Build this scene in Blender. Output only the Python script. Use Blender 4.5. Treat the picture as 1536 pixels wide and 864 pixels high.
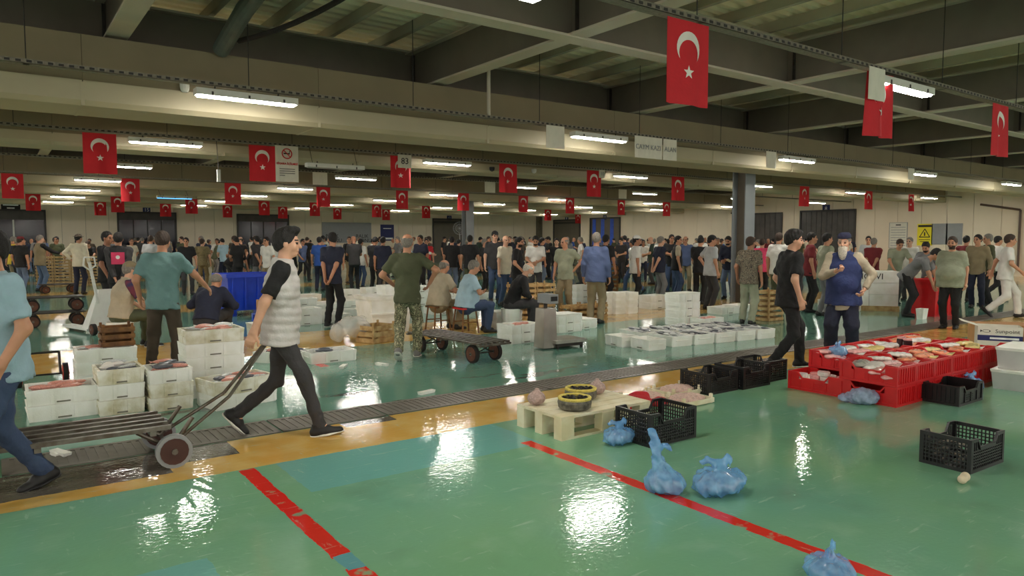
import bpy, math, random
import numpy as np
from mathutils import Matrix, Vector
for o in list(bpy.data.objects): bpy.data.objects.remove(o, do_unlink=True)
SC = bpy.context.scene; COL = SC.collection
PI = math.pi
# ------------------------------------------------------------------ camera, world, exposure
F = 1075.; CX, CY = 768., 432.; H = 1.68; YAW = math.radians(36.0); PIT = math.atan(74 / F)
cd = bpy.data.cameras.new('camera'); cam = bpy.data.objects.new('camera', cd); COL.objects.link(cam)
cd.sensor_width = 36; cd.lens = F / 1536 * 36; cd.clip_end = 300
cam.location = (0, 0, H); cam.rotation_euler = (PI / 2 - PIT, 0, -YAW); SC.camera = cam
w = bpy.data.worlds.new('hall_ambient'); SC.world = w; w.use_nodes = True
w.node_tree.nodes['Background'].inputs[0].default_value = (1.0, .94, .84, 1)
w.node_tree.nodes['Background'].inputs[1].default_value = 0.62
SC.view_settings.view_transform = 'Standard'; SC.view_settings.look = 'None'
SC.view_settings.gamma = 1; SC.view_settings.use_curve_mapping = False
SC.view_settings.exposure = 1.4
LAMP = 38.0
fwv = np.array([math.sin(YAW) * math.cos(PIT), math.cos(YAW) * math.cos(PIT), -math.sin(PIT)])
rtv = np.array([math.cos(YAW), -math.sin(YAW), 0.]); upv = np.cross(rtv, fwv); CAM = np.array([0, 0, H])
def ray(x, y): return fwv + (x - CX) / F * rtv + (CY - y) / F * upv
def fl(x, y, z=0.):                       # photo pixel -> point on the horizontal plane z
    d = ray(x, y); return CAM + (z - H) / d[2] * d
def atY(x, y, Y): d = ray(x, y); return CAM + Y / d[1] * d
def atX(x, y, X): d = ray(x, y); return CAM + X / d[0] * d
rnd = random.Random(7)
# ------------------------------------------------------------------ materials
MATS = {}
def S(r, g=None, b=None):                 # sRGB 0-255 -> linear
    if g is None: g = b = r
    return tuple((v / 255 / 12.92) if v / 255 <= .04045 else ((v / 255 + .055) / 1.055) ** 2.4 for v in (r, g, b))
def mat(name, col, rough=.6, var=.12, scale=8., bump=0., bscale=40., metal=0., spec=.5, emit=0., trans=0., col2=None, coat=0., alpha=1.):
    if name in MATS: return MATS[name]
    m = bpy.data.materials.new(name); m.use_nodes = True; MATS[name] = m
    nt = m.node_tree; b = nt.nodes['Principled BSDF']
    b.inputs['Roughness'].default_value = rough; b.inputs['Metallic'].default_value = metal
    b.inputs['Specular IOR Level'].default_value = spec
    if coat: b.inputs['Coat Weight'].default_value = coat
    if alpha < 1: b.inputs['Alpha'].default_value = alpha
    if trans: b.inputs['Transmission Weight'].default_value = trans
    tc = nt.nodes.new('ShaderNodeTexCoord'); n = nt.nodes.new('ShaderNodeTexNoise'); n.inputs['Scale'].default_value = scale
    n.inputs['Detail'].default_value = 4
    nt.links.new(tc.outputs['Object'], n.inputs['Vector'])
    r = nt.nodes.new('ShaderNodeValToRGB'); nt.links.new(n.outputs['Fac'], r.inputs['Fac'])
    c2 = col2 or tuple(c * (1 - var) for c in col); c1 = col if col2 else tuple(min(1, c * (1 + var)) for c in col)
    r.color_ramp.elements[0].position = .35; r.color_ramp.elements[1].position = .65
    r.color_ramp.elements[0].color = (*c2, 1); r.color_ramp.elements[1].color = (*c1, 1)
    nt.links.new(r.outputs['Color'], b.inputs['Base Color'])
    if bump:
        n2 = nt.nodes.new('ShaderNodeTexNoise'); n2.inputs['Scale'].default_value = bscale
        nt.links.new(tc.outputs['Object'], n2.inputs['Vector'])
        bp = nt.nodes.new('ShaderNodeBump'); bp.inputs['Strength'].default_value = bump; bp.inputs['Distance'].default_value = .02
        nt.links.new(n2.outputs['Fac'], bp.inputs['Height']); nt.links.new(bp.outputs['Normal'], b.inputs['Normal'])
    if emit:
        b.inputs['Emission Color'].default_value = (*col, 1); b.inputs['Emission Strength'].default_value = emit
    return m
def camo(name, cols, scale=14.):
    m = mat(name, cols[0], .85); nt = m.node_tree
    r = [n for n in nt.nodes if n.type == 'VALTORGB'][0]; n = [n for n in nt.nodes if n.type == 'TEX_NOISE'][0]
    n.inputs['Scale'].default_value = scale; n.inputs['Detail'].default_value = 1.5
    cr = r.color_ramp; cr.interpolation = 'CONSTANT'
    ps = [0, .42, .5, .58]
    while len(cr.elements) < len(cols): cr.elements.new(.9)
    for e, p, c in zip(cr.elements, ps, cols): e.position = p; e.color = (*c, 1)
    return m
def fab(name, *c): return mat('fabric_' + name, S(*c), .85, .10, 5, .35, 30)
foam = mat('white_foam', S(250, 250, 246), .6, .03, 5, .12, 90, col2=S(236, 236, 226))
foamd = mat('stained_foam', S(246, 244, 234), .7, .05, 7, .15, 70, col2=S(206, 198, 164))
redp = mat('red_plastic', S(206, 30, 34), .35, .08, 6)
blackp = mat('black_plastic', S(24, 24, 26), .4, .2, 9)
steel = mat('worn_steel', S(120, 114, 106), .38, .2, 10, metal=.75, col2=S(88, 78, 68))
steeld = mat('dark_steel', S(60, 56, 52), .5, .2, 10, metal=.5)
inox = mat('stainless', S(168, 166, 158), .28, .08, 5, metal=.9)
rubber = mat('tyre_rubber', S(36, 30, 28), .8, .15, 12)
rust = mat('rusty_hub', S(96, 58, 42), .75, .2, 14)
wood = mat('raw_wood', S(206, 178, 126), .7, .1, 9, .2, 40, col2=S(166, 130, 82))
woodd = mat('dark_wood', S(140, 96, 52), .7, .15, 9, .2, 40, col2=S(92, 60, 34))
palew = mat('pale_pallet_wood', S(240, 232, 206), .65, .05, 6, .1, 30, col2=S(224, 210, 172))
card = mat('cardboard', S(190, 138, 90), .8, .08, 6)
paper = mat('white_paper', S(222, 218, 204), .8, .04, 8)
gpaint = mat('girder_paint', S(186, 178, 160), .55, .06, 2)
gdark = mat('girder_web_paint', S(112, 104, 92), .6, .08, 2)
deckm = mat('roof_deck', S(250, 238, 210), .5, .03, 1.5)
ductm = mat('duct_cream', S(172, 162, 134), .55, .04, 1.2)
trayM = mat('tray_metal', S(128, 122, 108), .5, .2, 30, metal=.4)
wirem = mat('wire', S(40, 38, 34), .6)
lampw = mat('lamp_housing', S(210, 210, 202), .5, .03)
lampe = mat('lamp_diffuser', (1.0, .95, .86), .5, .0, emit=LAMP)
lampb = mat('insect_lamp_glow', (.08, .38, 1.0), .5, .0, emit=1.2)
flagr = mat('flag_red', S(206, 30, 42), .75, .06, 4, .2, 30)
flagw = mat('flag_white', S(238, 232, 226), .8, .03)
skins = [mat('skin_%s' % n, S(*c), .5, .06, 12) for n, c in (('fair', (214, 164, 136)), ('tan', (192, 138, 108)), ('olive', (170, 118, 90)))]
hairm = {k: mat('hair_' + k, S(*c), .65, .25, 60, .5, 120) for k, c in dict(black=(22, 18, 17), brown=(58, 42, 32), grey=(128, 122, 114), white=(206, 198, 184)).items()}
eyem = mat('eye_dark', S(34, 26, 24), .25); lipm = mat('lip', S(160, 96, 84), .5)
whsole = mat('white_sole', S(222, 218, 208), .6); shoeb = mat('shoe_black', S(26, 25, 26), .55); shoeg = mat('shoe_grey', S(120, 118, 116), .6)
bluebag = mat('blue_film', S(118, 178, 246), .08, .25, 16, .22, 26, spec=1., alpha=.56)
clearbag = mat('clear_film', S(226, 226, 222), .12, .08, 9, .5, 25, spec=.9, alpha=.45)
ink = mat('ink_black', S(34, 32, 34), .7); inkr = mat('ink_red', S(196, 34, 40), .7); inkw = mat('ink_white', S(234, 234, 234), .7)
navyp = mat('sign_navy', S(30, 38, 96), .5); bluep = mat('blue_plastic', S(22, 62, 190), .35, .1, 5)
yellowp = mat('sign_yellow', S(240, 222, 40), .5, .02); greyp = mat('grey_panel', S(146, 148, 150), .6, .03)
fishm = [mat('fish_silver', S(206, 208, 208), .3, .25, 30, metal=.1), mat('fish_dark', S(96, 98, 106), .3, .4, 30, metal=.1), mat('fish_pink', S(216, 150, 136), .3, .2, 24)]
icem = mat('crushed_ice', S(224, 228, 230), .25, .06, 40, .6, 80)
# ------------------------------------------------------------------ mesh helpers
class MB:
    def __init__(s): s.v = []; s.f = []
    def add(s, vs, fs):
        n = len(s.v); s.v += [tuple(v) for v in vs]; s.f += [tuple(i + n for i in f) for f in fs]; return s
    def box(s, x0, x1, y0, y1, z0, z1, t=0., M=None):      # t: taper inwards at the bottom
        vs = [(x0 + t, y0 + t, z0), (x1 - t, y0 + t, z0), (x1 - t, y1 - t, z0), (x0 + t, y1 - t, z0), (x0, y0, z1), (x1, y0, z1), (x1, y1, z1), (x0, y1, z1)]
        if M is not None: vs = [tuple(M @ Vector(v)) for v in vs]
        return s.add(vs, [(3, 2, 1, 0), (4, 5, 6, 7), (0, 1, 5, 4), (1, 2, 6, 5), (2, 3, 7, 6), (3, 0, 4, 7)])
    def tube(s, a, b, r, n=8, r2=None):
        a = Vector(a); b = Vector(b); r2 = r if r2 is None else r2
        d = (b - a).normalized(); u = d.orthogonal().normalized(); v = d.cross(u)
        vs = [a + (u * math.cos(2 * PI * i / n) + v * math.sin(2 * PI * i / n)) * r for i in range(n)]
        vs += [b + (u * math.cos(2 * PI * i / n) + v * math.sin(2 * PI * i / n)) * r2 for i in range(n)]
        return s.add(vs, [(i, (i + 1) % n, n + (i + 1) % n, n + i) for i in range(n)] + [tuple(range(n - 1, -1, -1)), tuple(range(n, 2 * n))])
    def path(s, pts, r, n=6):
        for a, b in zip(pts, pts[1:]): s.tube(a, b, r, n)
        return s
    def lathe(s, prof, n=16, c=(0, 0, 0)):
        vs = []; fs = []
        for r, z in prof: vs += [(c[0] + r * math.cos(2 * PI * i / n), c[1] + r * math.sin(2 * PI * i / n), c[2] + z) for i in range(n)]
        for k in range(len(prof) - 1):
            for i in range(n): fs.append((k * n + i, k * n + (i + 1) % n, (k + 1) * n + (i + 1) % n, (k + 1) * n + i))
        fs.append(tuple(range(n - 1, -1, -1))); fs.append(tuple(range((len(prof) - 1) * n, len(prof) * n)))
        return s.add(vs, fs)
    def mesh(s, name, smooth=False):
        m = bpy.data.meshes.new(name); m.from_pydata(s.v, [], s.f); m.update()
        if smooth: m.polygons.foreach_set('use_smooth', [True] * len(m.polygons))
        return m
def tag(o, label=None, cat=None, group=None, kind=None):
    for k, v in (('label', label), ('category', cat), ('group', group), ('kind', kind)):
        if v: o[k] = v
    return o
def put(name, me, m, parent=None, loc=(0, 0, 0), rz=0., rot=None, scale=None):
    if isinstance(me, MB): me = me.mesh(name)
    if m is not None and not me.materials: me.materials.append(m)
    o = bpy.data.objects.new(name, me); COL.objects.link(o); o.parent = parent
    o.location = loc; o.rotation_euler = rot or (0, 0, rz)
    if scale: o.scale = (scale,) * 3 if not hasattr(scale, '__len__') else scale
    if m is not None and me.materials[0] != m: o.material_slots[0].link = 'OBJECT'; o.material_slots[0].material = m
    return o
def thing(name, label, cat, loc=(0, 0, 0), rz=0., group=None):
    o = bpy.data.objects.new(name, None); COL.objects.link(o); o.location = loc; o.rotation_euler = (0, 0, rz); o.empty_display_size = .1
    return tag(o, label, cat, group)
def dup(o, loc, rz=None, label=None, group=None, parent=None):
    c = o.copy(); COL.objects.link(c); c.location = loc
    if parent is not None: c.parent = parent
    if rz is not None: c.rotation_euler = (0, 0, rz)
    if label: c['label'] = label
    if group: c['group'] = group
    for ch in list(o.children):
        k = ch.copy(); COL.objects.link(k); k.parent = c
        for g in list(ch.children):
            q = g.copy(); COL.objects.link(q); q.parent = k
    return c
TXT = {}
def text_mesh(t, size, extr=.002, bold=0.):
    k = (t, size, bold)
    if k in TXT: return TXT[k]
    c = bpy.data.curves.new('t', 'FONT'); c.body = t; c.size = size; c.align_x = 'CENTER'; c.align_y = 'CENTER'; c.extrude = extr; c.offset = bold; c.resolution_u = 2
    o = bpy.data.objects.new('t', c); COL.objects.link(o); bpy.context.view_layer.update()
    me = bpy.data.meshes.new_from_object(o.evaluated_get(bpy.context.evaluated_depsgraph_get()))
    bpy.data.objects.remove(o); TXT[k] = me; return me
def text(t, size, m, parent, loc, rz=0., bold=0.):          # upright lettering, readable from its local -Y side
    return put('lettering', text_mesh(t, size, .002, bold), m, parent, loc, rot=(PI / 2, 0, rz))
# ------------------------------------------------------------------ floor
XW, YB = 37.0, 47.0
def floor_material():
    m = bpy.data.materials.new('painted_wet_floor'); m.use_nodes = True; nt = m.node_tree; L = nt.links.new
    b = nt.nodes['Principled BSDF']
    g = nt.nodes.new('ShaderNodeNewGeometry'); sx = nt.nodes.new('ShaderNodeSeparateXYZ'); L(g.outputs['Position'], sx.inputs[0])
    def M(op, a, c=0., clamp=False):
        n = nt.nodes.new('ShaderNodeMath'); n.operation = op; n.use_clamp = clamp
        for i, q in enumerate((a, c)):
            if hasattr(q, 'links'): L(q, n.inputs[i])
            else: n.inputs[i].default_value = q
        return n.outputs[0]
    def noise(scale, detail=3, sc=(1, 1, 1), rough=.5, w=0.):
        mp = nt.nodes.new('ShaderNodeMapping'); mp.inputs['Scale'].default_value = sc; mp.inputs['Location'].default_value = (w, w, 0)
        L(g.outputs['Position'], mp.inputs[0])
        n = nt.nodes.new('ShaderNodeTexNoise'); n.inputs['Scale'].default_value = scale; n.inputs['Detail'].default_value = detail
        n.inputs['Roughness'].default_value = rough; L(mp.outputs[0], n.inputs['Vector']); return n.outputs['Fac']
    def ramp(v, a, c): 
        n = nt.nodes.new('ShaderNodeMapRange'); n.inputs[1].default_value = a; n.inputs[2].default_value = c; L(v, n.inputs[0]); return n.outputs[0]
    def mix(f, a, c):
        n = nt.nodes.new('ShaderNodeMix'); n.data_type = 'RGBA'
        if hasattr(f, 'links'): L(f, n.inputs[0])
        else: n.inputs[0].default_value = f
        for i, q in ((6, a), (7, c)):
            if hasattr(q, 'links'): L(q, n.inputs[i])
            else: n.inputs[i].default_value = (*q, 1)
        return n.outputs[2]
    wob = M('MULTIPLY', M('SUBTRACT', noise(9, 4), .5), .03)
    X = M('ADD', sx.outputs[0], wob); Y = M('ADD', sx.outputs[1], wob)
    def rect(x0, x1, y0, y1):
        a = M('MULTIPLY', M('GREATER_THAN', X, x0), M('LESS_THAN', X, x1))
        return M('MULTIPLY', a, M('MULTIPLY', M('GREATER_THAN', Y, y0), M('LESS_THAN', Y, y1)))
    def union(*r):
        o = r[0]
        for q in r[1:]: o = M('MAXIMUM', o, q)
        return o
    n1 = noise(.55, 4); n2 = noise(3.0, 5)
    green = mix(ramp(n1, .35, .65), S(126, 176, 136), S(116, 170, 148))
    green = mix(M('MULTIPLY', ramp(n2, .55, .75), .35), green, S(154, 190, 164))
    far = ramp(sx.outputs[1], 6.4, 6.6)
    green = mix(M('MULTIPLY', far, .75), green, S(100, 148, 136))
    teal = rect(1.66, 3.62, 4.55, 5.32); teal = union(teal, rect(-.4, .86, 2.2, 3.92))
    col = mix(M('MULTIPLY', teal, .8), green, S(112, 176, 174))
    yel = union(rect(-30, 60, 5.30, 6.12), rect(-30, 60, 10.45, 12.6), rect(-30, 60, 17.6, 19.6), rect(-30, 60, 24.6, 26.6), rect(-30, 60, 31.5, 33.5), rect(-30, 60, 38.5, 40.5))
    yc = mix(ramp(n2, .4, .62), S(214, 168, 84), S(220, 184, 112))
    col = mix(yel, col, yc)
    # worn dark patches on the yellow band
    dark = union(rect(-30, 1.0, 5.52, 6.12), rect(.9, 1.52, 5.72, 6.12), rect(7.2, 8.9, 5.72, 6.0), rect(2.5, 3.0, 5.95, 6.12))
    col = mix(dark, col, S(100, 94, 86))
    stain = M('MULTIPLY', ramp(noise(.7, 3, (1, 2.2, 1)), .58, .64), M('MULTIPLY', M('GREATER_THAN', Y, 6.62), M('LESS_THAN', Y, 7.5)))
    col = mix(M('MULTIPLY', stain, .75), col, S(62, 58, 52))
    red = union(rect(1.39, 1.50, 3.52, 5.29), rect(1.39, 1.50, 2.6, 3.36), rect(3.47, 3.58, 1.2, 4.66), rect(3.44, 3.56, 9.0, 10.1), rect(-.75, -.64, 1.2, 5.29))
    wear = M('SUBTRACT', 1., M('MULTIPLY', ramp(noise(5, 5), .60, .66), .85))
    col = mix(M('MULTIPLY', red, wear), col, S(222, 44, 36))
    col = mix(rect(1.40, 1.50, 3.34, 3.54), col, S(98, 160, 170))
    # scratches and scuffs of worn paint
    sc1 = ramp(noise(2.2, 6, (1.2, 9, 1), .65), .62, .68); sc2 = ramp(noise(2.6, 6, (8, 1.5, 1), .65, 7.), .63, .70)
    col = mix(M('MULTIPLY', M('MAXIMUM', sc1, sc2), .45), col, S(176, 204, 182))
    dirt = ramp(noise(1.3, 5, w=3.), .58, .78)
    col = mix(M('MULTIPLY', dirt, .3), col, S(88, 104, 90))
    L(col, b.inputs['Base Color'])
    wet = ramp(noise(.45, 4, w=11.), .40, .60)
    rr = M('ADD', M('MULTIPLY', M('SUBTRACT', 1., wet), .06), .03); rr = M('ADD', rr, M('MULTIPLY', M('SUBTRACT', 1., far), .02))
    L(rr, b.inputs['Roughness']); b.inputs['Specular IOR Level'].default_value = .6
    bp = nt.nodes.new('ShaderNodeBump'); bp.inputs['Distance'].default_value = .01; bp.inputs['Strength'].default_value = .19
    hgt = M('ADD', M('ADD', M('MULTIPLY', noise(34, 0, (1, 1.5, 1)), .34), M('MULTIPLY', noise(12, 1, (1, 2., 1)), .40)), M('MULTIPLY', noise(3.2, 1), .5))
    L(hgt, bp.inputs['Height']); L(bp.outputs[0], b.inputs['Normal'])
    return m
FX0, FY0 = -14., -12.
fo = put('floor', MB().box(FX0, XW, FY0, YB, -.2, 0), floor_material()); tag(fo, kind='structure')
# drainage channel: one cast grate after another, children of the floor
gm = mat('grate_metal', S(112, 106, 98), .42, .15, 6, metal=.3)
g = MB().box(0, .98, 0, .05, 0, .008).box(0, .98, .43, .48, 0, .008).box(0, .05, 0, .48, 0, .008).box(.93, .98, 0, .48, 0, .008)
for i in range(13): g.box(.08 + i * .066, .115 + i * .066, .05, .43, 0, .007)
g.box(0, .98, 0, .48, 0, .002)
gme = g.mesh('grate'); gme.materials.append(gm)
for r in (6.13,):
    for i in range(-6, 30): put('grate', gme, gm, fo, (i * 1.0, r, .0005))
# ------------------------------------------------------------------ walls: frame plus one panel after another
wallm = mat('wall_panel_cream', S(228, 213, 190), .6, .03, .8)
walld = mat('wall_core', S(120, 112, 96), .8)
ZT = 5.0
wb = put('wall_back', MB().box(FX0, XW + .3, YB + .04, YB + .3, 0, ZT), walld); tag(wb, kind='structure')
wr = put('wall_right', MB().box(XW + .04, XW + .3, FY0, YB + .04, 0, ZT), walld); tag(wr, kind='structure')
pm = MB().box(.008, 1.142, 0, .05, 0, ZT).mesh('panel'); pm.materials.append(wallm)
for i in range(44): put('panel', pm, wallm, wb, (FX0 + i * 1.15, YB - .005, 0))
for i in range(51): put('panel', pm, wallm, wr, (XW + .045, FY0 + i * 1.15, 0), PI / 2)
nightm = mat('night_dark', S(14, 18, 34), .12, .3, .6, spec=.5); framem = mat('door_frame', S(52, 48, 46), .5, .1)  # nightm: dark colour stands in for the unlit night beyond open doors
curt = mat('strip_curtain', S(70, 66, 62), .4, .2, 3); shut = mat('shutter', S(96, 88, 76), .5, .08, 2); bluest = mat('door_blue', S(40, 84, 196), .5)
DN = [0]
def door(wall, p0, p1, htop, kind='night'):
    """p0,p1 = extents along the wall; dark loading door with its frame, on wall 'b' or 'r'"""
    DN[0] += 1; W = p1 - p0
    d = bpy.data.objects.new('door_%d' % DN[0], None); COL.objects.link(d); tag(d, kind='structure')
    if wall == 'b': d.location = (p0, YB, 0)
    else: d.location = (XW, p1, 0); d.rotation_euler = (0, 0, -PI / 2)
    put('door_frame', MB().box(-.09, 0, -.10, -.006, 0, htop + .1).box(W, W + .09, -.10, -.006, 0, htop + .1).box(0, W, -.10, -.006, htop, htop + .1), framem, d)
    if kind == 'night':
        put('opening', MB().box(0, W, -.03, -.008, 0, htop), nightm, d)  # solid slab coloured dark where the doorway opens onto the night
        put('lintel_panel', MB().box(0, W, -.06, -.032, htop - .38, htop), curt, d)
        for i in range(3): put('mullion', MB().box(W * (i + 1) / 4 - .03, W * (i + 1) / 4 + .03, -.06, -.032, 0, htop - .4), framem, d)
    elif kind == 'poles':
        put('opening', MB().box(0, W, -.03, -.008, 0, htop), nightm, d); put('lintel_panel', MB().box(0, W, -.06, -.032, htop - .45, htop), curt, d)
        for i in (.42, .62): put('mullion', MB().box(W * i - .04, W * i + .04, -.07, -.032, 0, htop - .46), lampw, d)
    elif kind == 'curtain':
        put('opening', MB().box(0, W, -.03, -.008, 0, htop), framem, d)
        n = int(W / .3)
        for i in range(n): put('curtain_strip', MB().box(i * W / n + .01, (i + 1) * W / n - .01, -.055 - .012 * (i % 2), -.035 - .012 * (i % 2), .02, htop), curt, d)
    elif kind == 'stripes':
        put('shutter', MB().box(0, W, -.03, -.008, 0, htop), shut, d)
        for i in (.06, .36, .68): put('stripe', MB().box(W * i, W * i + W * .12, -.045, -.032, 0, htop - .02), bluest, d)
    else:
        put('shutter', MB().box(0, W, -.03, -.008, 0, htop), shut, d)
        put('shutter_rail', MB().box(0, W, -.06, -.032, htop - .25, htop - .1), framem, d)
    return d
def bx(x): return atY(x, 330, YB)[0]
def ry(x): return atX(x, 330, XW)[1]
door('b', bx(-60), bx(66), 3.15, 'poles'); door('b', bx(178), bx(262), 3.15); door('b', bx(357), bx(431), 3.15)
door('b', bx(650), bx(690), 3.1, 'shutter'); door('r', ry(870), ry(832), 3.1, 'shutter'); door('r', ry(930), ry(887), 3.15, 'stripes')
door('r', ry(1172), ry(1133), 3.1, 'curtain'); door('r', ry(1282), ry(1203), 3.15, 'curtain')
def sign(name, label, cat, wall, x, y, W, Hh, m, rows=(), frame=None):
    p = atY(x, y, YB - .036) if wall == 'b' else atX(x, y, XW - .036)
    t = thing(name, label, cat, tuple(p), 0 if wall == 'b' else -PI / 2)
    put('board', MB().box(-W / 2, W / 2, 0, .025, -Hh / 2, Hh / 2), m, t)
    if frame: put('frame', MB().box(-W / 2 - .02, -W / 2, -.01, .03, -Hh / 2, Hh / 2).box(W / 2, W / 2 + .02, -.01, .03, -Hh / 2, Hh / 2).box(-W / 2 - .02, W / 2 + .02, -.01, .03, Hh / 2, Hh / 2 + .02).box(-W / 2 - .02, W / 2 + .02, -.01, .03, -Hh / 2 - .02, -Hh / 2), frame, t)
    for s, sz, z, mm in rows:
        if isinstance(s, str): text(s, sz, mm, t, (0, -.004, z))
        else: put('text_line', MB().box(-s * W / 2, s * W / 2, -.004, -.0005, z - sz / 2, z + sz / 2), mm, t)
    return t
sign('door_number_sign', 'small navy sign with white 15 above a dark loading door', 'sign', 'b', 220, 315, .40, .40, navyp, [('15', .28, 0, inkw)])
sign('door_number_sign', 'small navy number sign above the shutter left of the column', 'sign', 'b', 674, 327, .40, .36, navyp, [('12', .26, 0, inkw)])
sign('door_number_sign', 'small navy number sign above the dark brown shutter', 'sign', 'r', 850, 327, .36, .40, navyp, [(.3, .2, 0, inkw)])
sign('door_number_sign', 'small navy number sign above the blue striped door', 'sign', 'r', 907, 326, .36, .40, navyp, [('10', .26, 0, inkw)])
sign('door_number_sign', 'small navy sign with white 8 above the wide curtained door', 'sign', 'r', 1239, 313, .42, .42, navyp, [('8', .3, 0, inkw)])
sign('exit_sign', 'black sign with two white text lines above the left door', 'sign', 'b', 16, 309, .85, .44, ink, [(.8, .12, .08, inkw), (.4, .06, -.11, inkw)])
sign('banner_board', 'blue board with white lettering on the back wall', 'sign', 'b', 581, 349, 1.05, 1.15, navyp, [(.8, .12, -.42, inkw), (.6, .05, .3, inkw)])
sign('fish_season_banner', 'pale grey banner reading BALIK SEZONU on the back wall', 'banner', 'b', 521, 349, 3.6, 1.4, greyp, [])
b = [o for o in COL.objects if o.name.startswith('fish_season_banner')][0]; 
for s, xx, z in (('BALIK', 1.1, -.25), ('SEZONU', 1.1, -.55), ('BALIK', -1.1, -.25), ('SEZONU', -1.1, -.55)): text(s, .36, ink, b, (xx, -.004, z))
sign('notice_board', 'framed white notice with lines of text on the cream wall', 'notice', 'r', 1347, 353, .85, 1.25, paper, [(.3, .05, .52, ink)] + [(.85, .025, .4 - i * .13, greyp) for i in range(8)], greyp)
t = sign('warning_sign', 'yellow warning sign with black triangle on the cream wall', 'sign', 'r', 1387, 352, .70, 1.05, yellowp, [(.9, .1, .42, ink), (.75, .03, -.25, ink), (.6, .03, -.34, ink)])
put('warning_triangle', MB().tube((-.24, 0, -.12), (.24, 0, -.12), .022, 6).tube((-.24, 0, -.12), (0, 0, .28), .022, 6).tube((.24, 0, -.12), (0, 0, .28), .022, 6).tube((0, 0, -.06), (0, 0, .12), .03, 6), ink, t)
for x, q in ((1409, 'beside the yellow sign'), (1431, 'farther from the yellow sign')): sign('grey_plate', 'blank grey plate on the cream wall ' + q, 'plate', 'r', x, 351, .72, 1.0, greyp)
for p0, nm in ((1130, 'near the corner behind the column'), (1530, 'right of the grey plates')):
    X = XW - .08; a = atX(p0, 330, X)
    tag(put('wall_pipe', MB().path([(X, a[1], .3), (X, a[1], 2.95), (X - .0, a[1] + 1.6, 3.25)], .05, 8), mat('pipe_brown', S(92, 72, 62), .5)), 'brown pipe running up the cream wall ' + nm, 'pipe')
# ------------------------------------------------------------------ ceiling: deck, girders, purlins
ZD = 5.16
dk = MB(); yy = FY0; vs = []; fs = []
prof = []
while yy < YB:
    prof += [(yy, ZD), (yy + .10, ZD), (yy + .13, ZD + .05), (yy + .22, ZD + .05)]; yy += .25
for y_, z_ in prof: vs += [(FX0, y_, z_), (XW, y_, z_)]
fs = [(2 * i, 2 * i + 1, 2 * i + 3, 2 * i + 2) for i in range(len(prof) - 1)]
ce = put('ceiling', MB().add(vs, fs), deckm); tag(ce, kind='structure')
ZG = 4.20
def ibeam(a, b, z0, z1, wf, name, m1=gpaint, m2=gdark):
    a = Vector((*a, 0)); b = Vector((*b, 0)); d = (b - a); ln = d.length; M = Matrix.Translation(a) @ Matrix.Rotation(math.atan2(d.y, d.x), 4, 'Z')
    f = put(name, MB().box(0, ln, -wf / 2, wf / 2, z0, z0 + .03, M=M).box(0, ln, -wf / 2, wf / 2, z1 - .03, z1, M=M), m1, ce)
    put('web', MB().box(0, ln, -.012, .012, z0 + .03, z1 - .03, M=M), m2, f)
    return f
GX = [1.40 + 4.70 * i for i in range(-3, 8)]; GY = [-5.8, -1.5, 2.8, 7.1, 11.4] + [11.4 + 5.45 * i for i in range(1, 7)]
bolt = MB()
for k in range(6):
    bolt.tube((-.02, -.10, .10 + k * .1), (-.02, .10, .10 + k * .1), .014, 6)
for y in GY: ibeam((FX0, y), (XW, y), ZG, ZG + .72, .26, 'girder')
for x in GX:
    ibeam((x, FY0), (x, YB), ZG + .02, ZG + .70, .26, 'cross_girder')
    for y in GY[2:6]:
        st = put('stiffener', MB().box(x - .02, x + .02, y - .13, y - .02, ZG + .04, ZG + .68), gdark, ce)
        if y > 5: put('bolt_row', MB().box(x - .06, x - .02, y - .16, y - .13, ZG + .08, ZG + .64).box(x + .02, x + .06, y - .16, y - .13, ZG + .08, ZG + .64), steeld, st)
pu = MB().box(-.04, .04, FY0, YB, ZD - .16, ZD - .001).mesh('purlin'); pu.materials.append(gpaint)
x = GX[0]
while x < XW: put('purlin', pu, gpaint, ce, (x + .47, 0, 0)); x += .94
# ------------------------------------------------------------------ columns
colm = mat('column_paint', S(128, 134, 138), .5, .05, 2)
for (x, y, nm) in ((16.1, 11.78, 'grey steel column beside the soldiers in camouflage'), (17.8, 27.95, 'dark grey steel column among the far crowd')):
    t = thing('steel_column', nm, 'column', (x, y, 0), math.radians(0))
    put('flange', MB().box(-.2, .2, -.21, -.18, 0, ZG + .02), colm, t); put('flange', MB().box(-.2, .2, .18, .21, 0, ZG + .02), colm, t); put('web', MB().box(-.015, .015, -.18, .18, 0, ZG + .02), gdark, t)
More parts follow.
